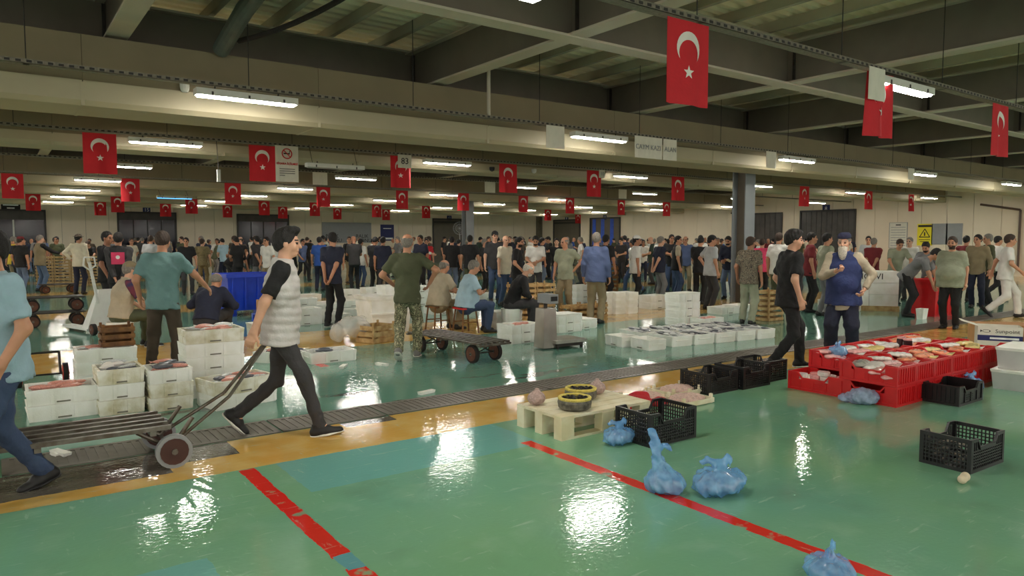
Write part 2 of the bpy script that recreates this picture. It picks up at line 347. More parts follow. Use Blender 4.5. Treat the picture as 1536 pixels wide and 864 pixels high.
# ------------------------------------------------------------------ ducts, trays, lamps
ROW = [4.34 + 5.33 * k for k in range(-2, 8)]          # index 2 is the tray over the near floor
ZL = 3.50
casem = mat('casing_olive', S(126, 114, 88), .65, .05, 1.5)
rown = {0: 'behind the photographer, farther row', 1: 'behind the photographer, nearer row', 2: 'over the near green floor', 3: 'first past the drain', 4: 'second past the drain', 5: 'third past the drain', 6: 'fourth past the drain', 7: 'fifth past the drain', 8: 'sixth past the drain', 9: 'last before the back wall'}
for k, zb, zt in ((3, 3.32, ZG - .02), (4, 3.40, ZG - .02), (6, 3.36, ZG - .02), (7, 3.36, ZG - .02), (8, 3.36, ZG - .02), (9, 3.36, ZG - .02)):
    y0 = ROW[k] + .65
    t = thing('air_duct', 'long cream boxed air duct ' + rown[k], 'duct', (0, y0, zb), group=None)
    x = FX0
    while x < XW - .1:                                  # one duct section after another with a raised joint
        x1 = min(x + 3.0, XW - .05)
        hd = ZL + .12 - zb
        vs = [(x, 0, .06), (x, .06, 0), (x, .94, 0), (x, 1.0, .06), (x, 1.0, hd), (x, 0, hd)]
        vs += [(x1 - .012, *v[1:]) for v in vs]
        put('duct_section', MB().add(vs, [(i, (i + 1) % 6, 6 + (i + 1) % 6, 6 + i) for i in range(6)] + [(5, 4, 3, 2, 1, 0), (6, 7, 8, 9, 10, 11)]), ductm, t)
        put('joint', MB().box(x1 - .03, x1 + .01, -.006, .94, -.006, hd - .02), ductm, t)
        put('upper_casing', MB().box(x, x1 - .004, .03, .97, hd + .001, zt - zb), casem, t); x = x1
hang = MB().tube((0, 0, 0), (0, 0, 1.3), .006, 5).box(-.03, .03, -.05, .05, -.02, .01).mesh('hanger'); hang.materials.append(wirem)
for k in range(2, 10):
    t = thing('cable_tray', 'perforated metal cable tray ' + rown[k], 'cable tray', (0, ROW[k], ZL + .10))
    tr = MB().box(FX0, XW - .1, -.06, .06, 0, .005).box(FX0, XW - .1, -.06, -.055, 0, .05).box(FX0, XW - .1, .055, .06, 0, .05)
    put('tray', tr, trayM, t)
    if k < 6:
        sl = MB(); x = 0
        while x < 26: sl.box(x, x + .05, -.0615, -.0605, .012, .038); x += .1
        tag(put('slots', sl, wirem, t), kind='stuff')
    cb = MB(); cb.path([(x * 1.0, .02 * math.sin(x * 2.1), .03 + .012 * math.sin(x * 1.7)) for x in range(-13, 37)], .016, 5); put('cable', cb, wirem, t)
    for i in range(-3, 14): put('hanger', hang, wirem, t, (i * 2.4 + .4, 0, .02))
hs = MB().box(-.64, .64, -.085, .085, .012, .095); hsm = hs.mesh('housing'); hsm.materials.append(lampw)
df = MB().add([(-.62, -.065, .02), (.62, -.065, .02), (.62, .065, .02), (-.62, .065, .02), (-.61, -.055, -.006), (.61, -.055, -.006), (.61, .055, -.006), (-.61, .055, -.006)], [(7, 6, 5, 4), (0, 1, 5, 4)[::-1], (1, 2, 6, 5)[::-1], (2, 3, 7, 6)[::-1], (3, 0, 4, 7)[::-1], (0, 1, 2, 3)]).mesh('diffuser'); df.materials.append(lampe)
cl = MB()
for x in (-.45, 0, .45): cl.box(x - .012, x + .012, -.092, -.085, .01, .06).box(x - .012, x + .012, .085, .092, .01, .06)
clm = cl.mesh('clip'); clm.materials.append(steeld)
hk = MB().tube((-.4, 0, .08), (-.4, 0, .14), .01, 6).tube((.4, 0, .08), (.4, 0, .14), .01, 6).mesh('bracket'); hk.materials.append(steeld)
ORD = 'first second third fourth fifth sixth seventh eighth ninth tenth eleventh twelfth'.split()
LX = [2.78 + 6.2 * i for i in range(-2, 6)]
def lamp(x, y, z, label, group, m=None):
    t = thing('ceiling_lamp', label, 'lamp', (x, y, z), 0, group)
    put('housing', hsm, lampw, t); put('diffuser', df, m or lampe, t); tag(put('clip', clm, steeld, t), kind='stuff'); tag(put('bracket', hk, steeld, t), kind='stuff')
    return t
for k in range(10):
    for i, x in enumerate(LX):
        lamp(x, ROW[k], ZL - .04, 'lit tube lamp %s, %s from the warning sign wall' % (rown[k], ORD[len(LX) - 1 - i]), 'tube lamps ' + rown[k])
p = atY(262, 298, ROW[7] - .5); bl = lamp(p[0], ROW[7] - .5, p[2], 'blue glowing insect lamp hanging near the back wall', None, lampb); put('wire', MB().tube((-.5, 0, .09), (-.5, .45, ZL + .1 - p[2]), .006, 5).tube((.5, 0, .09), (.5, .45, ZL + .1 - p[2]), .006, 5), wirem, bl)
# unlit lamp on two wires
p = atY(503, 250, ROW[4] - .25); t = lamp(p[0], p[1], p[2] - .05, 'unlit grey lamp hanging on two wires beside the no smoking banner', None, mat('unlit_tube', S(150, 150, 140), .4))
put('wire', MB().tube((-.5, 0, .08), (-.5, .2, .5), .006, 5).tube((.5, 0, .08), (.5, .2, .5), .006, 5), wirem, t)
# pipe, hose, camera
tag(put('drain_pipe', MB().path([(2.74, 7.42, 4.84), (2.66, 9.3, 4.50), (2.62, 10.27, 4.22)], .11, 14), mat('pipe_green', S(84, 92, 86), .5)), 'grey green drain pipe sloping down to the first air duct', 'pipe')
tag(put('black_hose', MB().path([(2.78 + .14 * i, 10.0 - i * .33, 4.30 + .0086 * i * i) for i in range(11)], .035, 8), rubber), 'black hose curving up from the drain pipe', 'hose')
p = atY(277, 131, ROW[3] + .60); tag(put('dome_camera', MB().lathe([(.0, -.07), (.04, -.06), (.055, -.03), (.06, 0), (.06, .05)], 12), lampw, loc=tuple(p)), 'white dome camera on the duct left of the big lamp', 'camera')
p = atY(738, 253, ROW[4] + .59); tag(put('dome_camera', MB().lathe([(.0, -.08), (.06, -.05), (.07, 0), (.07, .04)], 12), ink, loc=tuple(p)), 'black dome camera on the second duct', 'camera')
p = atY(801, 256, ROW[4] + .59); tag(put('dome_camera', MB().lathe([(.0, -.08), (.06, -.05), (.07, 0), (.07, .04)], 12), lampw, loc=tuple(p)), 'white dome camera on the second duct', 'camera')
p = atY(733, 118, ROW[3]); tag(put('vertical_conduit', MB().tube((p[0], ROW[3], ZL + .105), (p[0], ROW[3], ZD - .01), .03, 8), gpaint), 'pale vertical conduit rising from the first cable tray', 'conduit')
for i, (y, z) in enumerate(((13.4, 3.92), (13.9, 4.0), (18.6, 3.95))):
    tag(put('ceiling_pipe', MB().tube((FX0, y, z), (XW - .1, y, z), .05, 8), gpaint), 'long thin ceiling pipe ' + ['just in front of the second duct', 'close to the second duct, slightly higher', 'between the second and third lamp rows beyond the drain'][i], 'pipe')
# ------------------------------------------------------------------ flags and sheets hanging on the trays
def wave(u, v, ph, A): return A * math.sin(u * 9 + ph) * (0.25 + v) + A * .6 * math.sin(u * 17 + ph * 2.1) * v
def cloth(W, Hh, ph, A, n=8, k=7):
    m = MB(); vs = []; fs = []
    for s in (-.002, .002):
        for j in range(k + 1):
            for i in range(n + 1):
                u = i / n; v = j / k; vs.append(((u - .5) * W, wave(u, v, ph, A) + s, -v * Hh))
    q = (n + 1) * (k + 1)
    for j in range(k):
        for i in range(n):
            a = j * (n + 1) + i; fs += [(a, a + n + 1, a + n + 2, a + 1), (q + a, q + a + 1, q + a + n + 2, q + a + n + 1)]
    return m.add(vs, fs)
def emblem(poly, W, Hh, ph, A, tris):
    m = MB(); n = len(poly)
    P = lambda x, z, s: (x, wave(x / W + .5, -z / Hh, ph, A) + s, z)
    m.add([P(x, z, -.006) for x, z in poly] + [P(x, z, .006) for x, z in poly], [tuple(f) for f in tris] + [tuple(n + i for i in f[::-1]) for f in tris])
    return m
FLAGV = []
for ph, A in ((0., .012), (1.3, .03), (2.6, .022), (4.1, .04)):
    W, Hh = .53, .72
    N = 20; cz = -.235; R = .145; r2 = .118; dz = -.045
    outer = [(R * math.sin(a), cz + R * math.cos(a)) for a in [(-2.45 + 4.9 * i / N) for i in range(N + 1)]]
    inner = []
    for i in range(N + 1):
        a = -2.28 + 4.56 * i / N; inner.append((r2 * math.sin(a), cz + dz + r2 * math.cos(a)))
    inner[0] = outer[0]; inner[-1] = outer[-1]
    po = outer + inner; tr = [(i, N + 1 + i, N + 2 + i, i + 1) for i in range(N)]
    st = []; sc = (0, -.44)
    for i in range(10):
        a = PI / 5 * i; rr = .062 if i % 2 == 0 else .025; st.append((sc[0] + rr * math.sin(a), sc[1] + rr * math.cos(a)))
    st.append(sc)
    a = cloth(W, Hh, ph, A).mesh('flag_cloth', True); b = emblem(po, W, Hh, ph, A, tr).mesh('crescent', True); c = emblem(st, W, Hh, ph, A, [(i, 10, (i + 1) % 10) for i in range(10)]).mesh('star')
    a.materials.append(flagr); b.materials.append(flagw); c.materials.append(flagw); FLAGV.append((a, b, c))
def flag(x, y, row, label, group, v, dy=0., dz=0., hpx=None):
    Y = ROW[row] - .075 + dy; p = atY(x, y, Y)
    t = thing('flag', label, 'flag', (p[0], Y, ZL + .07 + dz), rnd.uniform(-.05, .05), group)
    a, b, c = FLAGV[v % 4]
    put('cloth', a, flagr, t); put('crescent', b, flagw, t); put('star', c, flagw, t)
    return t
flag(1033, 33, 2, 'large red crescent flag hanging alone from the near cable tray', None, 0)
flag(1321, 108, 2, 'red flag half hidden behind a white sheet beside the lit lamp', None, 1, .02)
flag(1501, 158, 2, 'red crescent flag hanging beyond the lit lamp on the near cable tray', None, 2)
flag(149, 202, 4, 'red crescent flag left of a tube lamp on the second tray beyond the drain', None, 1)
flag(393, 219, 4, 'red crescent flag next to the no smoking banner', None, 0)
flag(601, 238, 4, 'red flag partly covered by a sheet reading 83', None, 3, .03)
flag(762, 251, 4, 'red crescent flag between the two small dome cameras', None, 2)
flag(891, 260, 4, 'red crescent flag partly covered by a small white sheet', None, 0, .03)
flag(1017, 266, 4, 'red crescent flag left of the grey column', None, 2)
small = [(18, 259, 38), (195, 268, 34), (349, 275, 32), (485, 281, 30), (603, 287, 28), (695, 292, 27), (49, 289, 26), (150, 300, 22), (176, 293, 24), (248, 305, 19), (287, 300, 20), (341, 307, 18), (396, 300, 22), (424, 311, 14), (472, 305, 19), (506, 312, 17), (579, 314, 18), (565, 309, 19), (639, 311, 20), (785, 295, 21), (855, 299, 22), (822, 317, 18), (867, 319, 16), (932, 301, 22), (1000, 304, 20), (1207, 279, 27), (1303, 288, 26), (1367, 292, 27)]
SF = {}
for i, (x, y, h_) in enumerate(small):
    d = ray(x, y); t_ = .74 * F / h_; Y = d[1] * t_
    k = min(range(4, 10), key=lambda q: abs(atY(x, y, ROW[q])[2] - ZL - .07))
    fg = flag(x, y, k, 'small red flag', 'flags ' + rown[k], i, dy=-.005 * (i % 3)); SF.setdefault(k, []).append(fg)
for k, l in SF.items():
    for i, o in enumerate(sorted(l, key=lambda q: -q.location.x)): o['label'] = 'small red flag %s, %s from the warning sign wall' % (rown[k], ORD[i])
def sheet(x, y, row, W, Hh, label, txt=None, sz=.16, dy=-.1, rows=()):
    Y = ROW[row] + (-.082 if dy > -.12 else -.105); p = atY(x, y, Y)
    t = thing('paper_sheet', label, 'sheet', (p[0], Y, ZL + .10), rnd.uniform(-.04, .04))
    put('paper', cloth(W, Hh, rnd.uniform(0, 6), .006), paper, t)
    if txt: text(txt, sz, ink if txt == '83' else greyp, t, (0, -.016, -Hh * .5))
    return t
sheet(1316, 104, 2, .34, .36, 'blank white sheet clipped over the red flag', dy=-.16)
sheet(833, 197, 3, .40, .38, 'blank white sheet hanging left of a lit lamp')
for i, (x, s) in enumerate(((963, 'CAYM'), (983, 'KAZI'), (1005, 'ALAN'))):
    sheet(x, 210 + i * 2.5, 3, .38, .40, 'white sheet lettered %s right of a lit lamp' % s, s, .13)
sheet(1157, 230, 3, .40, .36, 'blank white sheet on the first duct right of the column'); sheet(1367, 256, 3, .34, .3, 'blank white sheet on the first duct near the wall end')
sheet(607, 241, 4, .34, .30, 'white sheet reading 83 over a red flag', '83', .2, dy=-.14)
sheet(903, 262, 4, .22, .22, 'small white sheet over a red flag right of the white dome camera', '10', .14, dy=-.14)
for x, y, r in ((480, 262, 5), (735, 277, 5), (934, 287, 5)): sheet(x, y, r, .44, .36, 'blank white sheet %s' % {480: 'below the unlit lamp', 735: 'below the black dome camera', 934: 'below a lamp left of the column'}[x])
t = sheet(430, 222, 4, .48, .74, 'white no smoking banner beside a red flag')
text('SİGARA İÇİLMEZ', .056, inkr, t, (0, -.016, -.37), 0., .0022)
ri = MB(); n = 24
for i in range(n):
    a, b_ = 2 * PI * i / n, 2 * PI * (i + 1) / n; ri.tube((.1 * math.cos(a), 0, .1 * math.sin(a)), (.1 * math.cos(b_), 0, .1 * math.sin(b_)), .011, 5)
ri.tube((-.07, 0, .07), (.07, 0, -.07), .01, 5)
put('prohibition_ring', ri, inkr, t, (0, -.014, -.16)); put('cigarette', MB().box(-.07, .06, -.006, 0, -.012, .012).tube((.05, 0, .02), (.06, 0, .06), .008, 5), ink, t, (0, -.012, -.16))
for i in range(4): put('text_line', MB().box(-.16, .16 if i < 3 else -.05, -.016, -.010, -.012, .0), ink, t, (0, 0, -.47 - i * .045))

p = atY(328, 262, ROW[4] - .1); t = thing('hanging_socket', 'white socket box hanging on a wire from the second tray', 'socket', tuple(p)); put('box', MB().box(-.03, .03, -.03, .03, -.14, .10), lampw, t); put('wire', MB().tube((0, 0, .1), (0, .1, ZL + .1 - p[2]), .007, 6), wirem, t)
q = fl(690, 408); t = thing('pedestal_fan', 'tall pedestal fan with a round cage near the far column', 'fan', (q[0], q[1], 0), -.6)
put('base', MB().lathe([(.28, 0), (.28, .03), (.05, .06)], 16), steeld, t); put('pole', MB().tube((0, 0, .05), (0, 0, 1.95), .025, 8), greyp, t); cg = MB()
for i in range(20):
    a, b_ = 2 * PI * i / 20, 2 * PI * (i + 1) / 20
    for r_ in (.32, .2): cg.tube((r_ * math.cos(a), -.1, 2.2 + r_ * math.sin(a)), (r_ * math.cos(b_), -.1, 2.2 + r_ * math.sin(b_)), .012, 4)
    cg.tube((0, -.12, 2.2), (.32 * math.cos(a), -.1, 2.2 + .32 * math.sin(a)), .006, 4)
put('cage', cg, greyp, t); put('motor', MB().tube((0, -.06, 2.2), (0, .14, 2.2), .08, 10).tube((0, 0, 1.95), (0, .02, 2.15), .03, 8), steeld, t)
for i in range(3): put('blade', MB().add([(0, -.09, 0), (.26, -.075, .05), (.26, -.095, -.09), (0, -.085, .0)], [(0, 1, 2), (3, 2, 1), (0, 2, 3), (0, 3, 1)]), steeld, t, (0, 0, 2.2), rot=(0, i * 2.09, 0))
# ------------------------------------------------------------------ people: smooth-blended implicit bodies, meshed by surface nets
V = lambda *a: np.array(a, float)
def nrm(v): v = np.asarray(v, float); return v / (np.linalg.norm(v) + 1e-9)
def cap(a, b, ra, rb=None, ax=None, fl_=1., cuts=(), k=None): return dict(t='c', a=np.asarray(a, float), b=np.asarray(b, float), ra=ra, rb=ra if rb is None else rb, ax=ax, f=fl_, cuts=cuts, k=k)
def ell(c, r, R=None, cuts=(), k=None): return dict(t='e', c=np.asarray(c, float), r=np.asarray(r, float), R=np.eye(3) if R is None else R, cuts=cuts, k=k)
def bounds(p):
    if p['t'] == 'c':
        m = max(p['ra'], p['rb']) * max(1, p['f']); return np.minimum(p['a'], p['b']) - m, np.maximum(p['a'], p['b']) + m
    m = p['r'].max(); return p['c'] - m, p['c'] + m
def evalp(p, X, Y, Z):
    if p['t'] == 'c':
        a, b = p['a'], p['b']; ab = b - a; L2 = ab @ ab + 1e-12
        qx, qy, qz = X - a[0], Y - a[1], Z - a[2]
        h = np.clip((qx * ab[0] + qy * ab[1] + qz * ab[2]) / L2, 0, 1)
        qx, qy, qz = qx - h * ab[0], qy - h * ab[1], qz - h * ab[2]; s = 1.
        if p['ax'] is not None:
            ax = p['ax']; c = (qx * ax[0] + qy * ax[1] + qz * ax[2]) * (1 / p['f'] - 1)
            qx, qy, qz = qx + c * ax[0], qy + c * ax[1], qz + c * ax[2]; s = min(1., p['f'])
        d = (np.sqrt(qx * qx + qy * qy + qz * qz) - (p['ra'] + (p['rb'] - p['ra']) * h)) * s
    else:
        R, r, c = p['R'], p['r'], p['c']; qx, qy, qz = X - c[0], Y - c[1], Z - c[2]
        l = [(qx * R[0, i] + qy * R[1, i] + qz * R[2, i]) / r[i] for i in range(3)]
        k0 = np.sqrt(l[0] ** 2 + l[1] ** 2 + l[2] ** 2) + 1e-9
        k1 = np.sqrt((l[0] / r[0]) ** 2 + (l[1] / r[1]) ** 2 + (l[2] / r[2]) ** 2) + 1e-9
        d = k0 * (k0 - 1) / k1
    for o, n in p['cuts']: d = np.maximum(d, (X - o[0]) * n[0] + (Y - o[1]) * n[1] + (Z - o[2]) * n[2])
    return d
def snets(D, lo, res):
    s = D < 0; nx, ny, nz = D.shape
    c = np.zeros((nx - 1, ny - 1, nz - 1), np.int8)
    offs = [(i, j, k) for i in (0, 1) for j in (0, 1) for k in (0, 1)]
    for i, j, k in offs: c += s[i:nx - 1 + i, j:ny - 1 + j, k:nz - 1 + k]
    I = np.argwhere((c > 0) & (c < 8))
    if len(I) == 0: return np.zeros((0, 3)), np.zeros((0, 4), int)
    dv = {o: D[I[:, 0] + o[0], I[:, 1] + o[1], I[:, 2] + o[2]] for o in offs}
    acc = np.zeros((len(I), 3)); cnt = np.zeros(len(I))
    for ax in range(3):
        for o in offs:
            if o[ax]: continue
            o2 = list(o); o2[ax] = 1; a, b = dv[o], dv[tuple(o2)]; m = (a < 0) != (b < 0)
            t = np.where(m, a / (a - b + 1e-12), 0); q = np.tile(np.array(o, float), (len(I), 1)); q[:, ax] = t
            acc += q * m[:, None]; cnt += m
    P = (I + acc / cnt[:, None]) * res + lo
    idx = -np.ones(c.shape, np.int64); idx[I[:, 0], I[:, 1], I[:, 2]] = np.arange(len(I)); F_ = []
    for ax in range(3):
        sl0 = [slice(1, -1)] * 3; sl1 = [slice(1, -1)] * 3; sl0[ax] = slice(0, -1); sl1[ax] = slice(1, None)
        a, b = s[tuple(sl0)], s[tuple(sl1)]
        E = np.argwhere(a != b); 
        if not len(E): continue
        sg = a[E[:, 0], E[:, 1], E[:, 2]]
        base = E + 1; base[:, ax] -= 1
        u, v = (ax + 1) % 3, (ax + 2) % 3
        def g(du, dv_):
            q = base.copy(); q[:, u] -= du; q[:, v] -= dv_; return idx[q[:, 0], q[:, 1], q[:, 2]]
        f = np.stack([g(1, 1), g(0, 1), g(0, 0), g(1, 0)], 1); f[~sg] = f[~sg][:, ::-1]; F_.append(f)
    return P, np.concatenate(F_)
def field(prims, res, lo=None, hi=None, k=.03, fn=None):
    B = [bounds(p) for p in prims]
    if lo is None: lo = np.min([b[0] for b in B], 0) - 2 * res - .012
    if hi is None: hi = np.max([b[1] for b in B], 0) + 2 * res + .012
    n = np.maximum(4, np.ceil((hi - lo) / res).astype(int) + 1)
    ax = [lo[i] + np.arange(n[i]) * res for i in range(3)]; D = np.full(n, 1., np.float32)
    for p, (b0, b1) in zip(prims, B):
        kk = p['k'] or k; m = kk + 2 * res
        s = [slice(max(0, int((b0[i] - m - lo[i]) / res)), max(0, min(n[i], int((b1[i] + m - lo[i]) / res) + 2))) for i in range(3)]
        if any(q.stop <= q.start for q in s): continue
        X, Y, Z = ax[0][s[0]][:, None, None], ax[1][s[1]][None, :, None], ax[2][s[2]][None, None, :]
        d = evalp(p, X, Y, Z); a = D[tuple(s)]
        h = np.clip(.5 + .5 * (a - d) / kk, 0, 1); D[tuple(s)] = a + (d - a) * h - kk * h * (1 - h)
    if fn is not None: D = fn(D, ax[0][:, None, None], ax[1][None, :, None], ax[2][None, None, :])
    return snets(D, lo, res)
def npmesh(name, P, Fc, mats=(), midx=None):
    me = bpy.data.meshes.new(name); me.from_pydata(P.tolist(), [], Fc.tolist())
    for m in mats: me.materials.append(m)
    if midx is not None: me.polygons.foreach_set('material_index', np.asarray(midx, np.int32))
    me.polygons.foreach_set('use_smooth', np.ones(len(Fc), bool)); me.update(); return me
def ik(r, t, l1, l2, pole):
    d = t - r; L = np.linalg.norm(d); L = max(min(L, (l1 + l2) * .998), abs(l1 - l2) + .02); u = nrm(d); t = r + u * L
    a = (l1 * l1 - l2 * l2 + L * L) / (2 * L); h = math.sqrt(max(0, l1 * l1 - a * a)); p = np.asarray(pole, float); p = nrm(p - u * (p @ u))
    return r + u * a + p * h, t
def rotm(ax, a):
    return np.array(Matrix.Rotation(a, 3, Vector(ax)))
def folds(amp, seed):
    def fn(D, X, Y, Z):
        return D + amp * (np.sin(31 * X + 9 * Z + 2 * np.sin(23 * Y + seed)) * np.sin(27 * Z + 14 * Y + seed) + .6 * np.sin(52 * Z + 30 * X + 2.5 * np.sin(30 * Y)) * np.sin(19 * X + 24 * Y + seed))
    return fn
DEFP = dict(hip=.93, lean=.03, bow=0., side=0., hy=0., hp=0., feet=((-.10, -.02, 0, .12, 0), (.10, .02, 0, -.12, 0)), hands=((-.26, .05, .90), (.26, .05, .90)), elb=((-.5, -1, 0), (.5, -1, 0)), curl=.45, kn=((-.15, 1, 0), (.15, 1, 0)), thumb=None)
def pose(**k): d = dict(DEFP); d.update(k); return d
POSE = dict(
    stand=pose(), stand2=pose(feet=((-.14, .05, 0, .3, 0), (.09, -.05, 0, -.1, 0)), hands=((-.27, .08, .92), (.25, .02, .89)), hy=.35),
    behind=pose(hands=((-.06, -.17, .93), (.06, -.18, .91)), elb=((-1, -.4, 0), (1, -.4, 0)), hp=.05),
    crossed=pose(hands=((.12, .21, 1.18), (-.12, .23, 1.15)), elb=((-1, .1, -.6), (1, .1, -.6)), hy=-.3),
    hold=pose(hands=((-.07, .30, 1.10), (.10, .28, 1.06)), elb=((-.6, -.3, -1), (.6, -.3, -1)), hp=.35),
    hip=pose(hands=((-.20, -.02, 1.02), (.26, .05, .90)), elb=((-1, -.45, 0), (.5, -1, 0)), hy=.5),
    point=pose(hands=((-.26, .05, .90), (.24, .48, 1.18)), elb=((-.5, -1, 0), (.5, -.2, -1)), hy=.1),
    walk=pose(hip=.905, lean=.06, feet=((-.09, .30, .01, .05, -.15), (.09, -.34, .09, -.05, .75)), hands=((-.25, -.20, .93), (.25, .24, .96))),
    bend=pose(hip=.90, lean=.75, bow=.35, hands=((-.16, .62, .62), (.16, .60, .60)), elb=((-1, 0, .3), (1, 0, .3)), hp=.2, feet=((-.14, 0, 0, .1, 0), (.14, .08, 0, -.1, 0))),
    lean=pose(hip=.92, lean=.32, bow=.12, hands=((-.18, .42, .95), (.18, .44, .93)), elb=((-1, 0, -.2), (1, 0, -.2)), hp=.3),
    sit=pose(hip=.50, lean=.16, bow=.15, feet=((-.14, .44, 0, .15, 0), (.14, .40, 0, -.15, 0)), hands=((-.12, .34, .62), (.12, .34, .62)), elb=((-1, -.4, 0), (1, -.4, 0)), kn=((-.2, .5, 1), (.2, .5, 1))),
)
def figure(ps, res=.02, girth=1., fat=0., sleeve='short', hair='short', beard=None, hat=None, vest=None, loose=1.08, tops=-.05, fine=False, hem=.12, seed=0., shorts=False, collar=False, stubble=False, hires=None):
    """returns {part: (name, verts, faces, matidx)} for one pose, 1.75 m tall, facing +Y"""
    P = {}; X_, Y_, Z_ = V(1, 0, 0), V(0, 1, 0), V(0, 0, 1)
    if ps['hip'] < .7: hem = min(hem, .03); tops = .10
    hp = V(0, 0, ps['hip']); u1 = nrm(V(math.sin(ps['side']), math.sin(ps['lean']), math.cos(ps['lean']))); l2 = ps['lean'] + ps['bow']; u2 = nrm(V(math.sin(ps['side']), math.sin(l2), math.cos(l2)))
    f1 = nrm(np.cross(u1, -X_)) if True else Y_; f1 = nrm(Y_ - u1 * (Y_ @ u1)); f2 = nrm(Y_ - u2 * (Y_ @ u2)) if abs(u2[1]) < .999 else -Z_
    if math.cos(l2) < 0: f2 = -f2
    rx = nrm(np.cross(f2, u2))
    chest = hp + u1 * .30; nb = chest + u2 * .235; neck = nb + nrm(u2 * .8 + Z_ * .3 + f2 * .15) * .075
    sh = [chest + u2 * .195 - rx * .178, chest + u2 * .195 + rx * .178]
    hips = [hp - X_ * .080 - Z_ * .02, hp + X_ * .080 - Z_ * .02]
    el, wr_, kn, an, fR = [], [], [], [], []
    for i in (0, 1):
        e, w_ = ik(sh[i], np.asarray(ps['hands'][i], float), .285, .255, ps['elb'][i]); el.append(e); wr_.append(w_)
        fx, fy, fz, fyaw, fp = ps['feet'][i]; R = rotm((0, 0, 1), fyaw) @ rotm((1, 0, 0), -fp); fR.append(R)
        ank = V(fx, fy, fz) + R @ V(0, -.02, .085); k_, a_ = ik(hips[i], ank, .435, .425, ps['kn'][i]); kn.append(k_); an.append(a_)
    # head frame
    Rh = rotm((0, 0, 1), -ps['hy']) @ rotm((1, 0, 0), -(ps['lean'] + ps['bow']) * .45 - ps['hp']); hc = neck + Rh @ V(0, .018, .105)
    hl = lambda x, y, z: hc + Rh @ V(x, y, z)
    er = lambda c, r, **k: ell(hl(*c), r, Rh, **k)
    kf = .018
    head = [er((0, -.012, .035), (.075, .096, .086), k=kf), er((0, .026, -.022), (.059, .066, .086), k=kf), er((0, .054, -.088), (.032, .027, .024), k=kf),
            cap(hl(0, .084, .012), hl(0, .106, -.030), .009, .0135, k=.012), cap(hl(-.034, .078, .022), hl(.034, .078, .022), .012, k=.015),
            er((-.035, .055, -.03), (.026, .028, .03), k=kf), er((.035, .055, -.03), (.026, .028, .03), k=kf), cap(hl(-.017, .085, -.060), hl(.017, .085, -.060), .009, k=.012)]
    for s in (-1, 1): head.append(er((s * .076, -.006, -.008), (.009, .020, .032), k=.008))
    body = list(head)
    body.append(cap(nb - u2 * .03, hl(0, -.012, -.05), .058, .054)); g = girth
    body += [cap(sh[0], sh[1], .055, k=.05), cap(hp, chest, .10 * g, .11 * g, f1, .7), cap(chest - rx * .05, chest + rx * .05, .10 * g, None, f2, .75), cap(chest, nb, .09, .055)]
    cuff = .94
    for i in (0, 1):
        body += [cap(sh[i], el[i], .050, .041), cap(el[i], wr_[i], .041, .027)]
        body += [cap(hips[i], kn[i], .075, .05), cap(kn[i], an[i], .048, .036), cap(an[i], an[i] + fR[i] @ V(0, .09, -.045), .034, .024)]
    hb = []
    for i in (0, 1):
        d = nrm(wr_[i] - el[i]); t = ps['thumb'][i] if ps['thumb'] else (V(0, 1, .2) if abs(d[1]) < .75 else V(0, 0, 1)); t = np.asarray(t, float); t = nrm(t - d * (t @ d))
        n = np.cross(t, d) * (1 if i == 1 else -1); w_ = wr_[i]; c = ps['curl']
        hand = [cap(w_ + d * .01, w_ + d * .07, .036, .040, n, .42, k=.015)]
        if fine:
            for q, (o, ln) in enumerate(((.029, .95), (.010, 1.08), (-.009, 1.0), (-.027, .8))):
                b0 = w_ + d * .085 + t * o; d1 = nrm(d * math.cos(c * .8) + n * math.sin(c * .8) + t * o * 2.5); d2 = nrm(d * math.cos(c * 2.) + n * math.sin(c * 2.)); b1 = b0 + d1 * .044 * ln; b2 = b1 + d2 * .036 * ln
                hand += [cap(b0 - d1 * .015, b1, .0098, .009, k=.006), cap(b1, b2, .009, .0075, k=.005)]
            t0 = w_ + d * .028 + t * .026; t1 = t0 + nrm(t * .75 + d * .7 + n * .25) * .046; t2 = t1 + nrm(d * .95 + t * .2 + n * .3) * .034
            hand += [cap(t0, t1, .013, .011, k=.012), cap(t1, t2, .011, .0085, k=.006)]
        else:
            b0 = w_ + d * .08; b1 = b0 + nrm(d * math.cos(c) + n * math.sin(c)) * .05; b2 = b1 + nrm(d * math.cos(c * 2.2) + n * math.sin(c * 2.2)) * .04
            for o in (-.02, .004, .026): hand += [cap(b0 + t * o, b1 + t * o, .0115, k=.006), cap(b1 + t * o, b2 + t * o, .011, .009, k=.006)]
            hand += [cap(w_ + d * .03 + t * .025, w_ + d * .075 + t * .055 + n * .01, .014, .011, k=.012)]
        hb.append((np.min([bounds(p)[0] for p in hand], 0) - .012, np.max([bounds(p)[1] for p in hand], 0) + .012)); body += hand
    hr = hires or res * .55
    pieces = []
    A, B_ = field(body, res); boxes = hb + [(hc - .15, hc + .16)]
    cen = A[B_].mean(1); keep = np.ones(len(B_), bool)
    for lo, hi in boxes: keep &= ~np.all((cen > lo + res * .3) & (cen < hi - res * .3), 1)
    B_ = B_[keep]; pieces.append((A, B_))
    for j, (lo, hi) in enumerate(boxes):
        rr = hr if j < 2 else hr * (1. if not fine else 1.)
        pieces.append(field(body, rr, lo - rr, hi + rr))
    off = 0; PV = []; PF = []
    for a, b in pieces: PV.append(a); PF.append(b + off); off += len(a)
    PV = np.concatenate(PV); PF = np.concatenate(PF)
    used = np.unique(PF); rm = -np.ones(len(PV), int); rm[used] = np.arange(len(used)); PV = PV[used]; PF = rm[PF]
    L = (PV[PF].mean(1) - hc) @ Rh; mi = np.zeros(len(PF), int); ax_ = np.abs(L[:, 0]); inh = (np.abs(L) < .16).all(1)
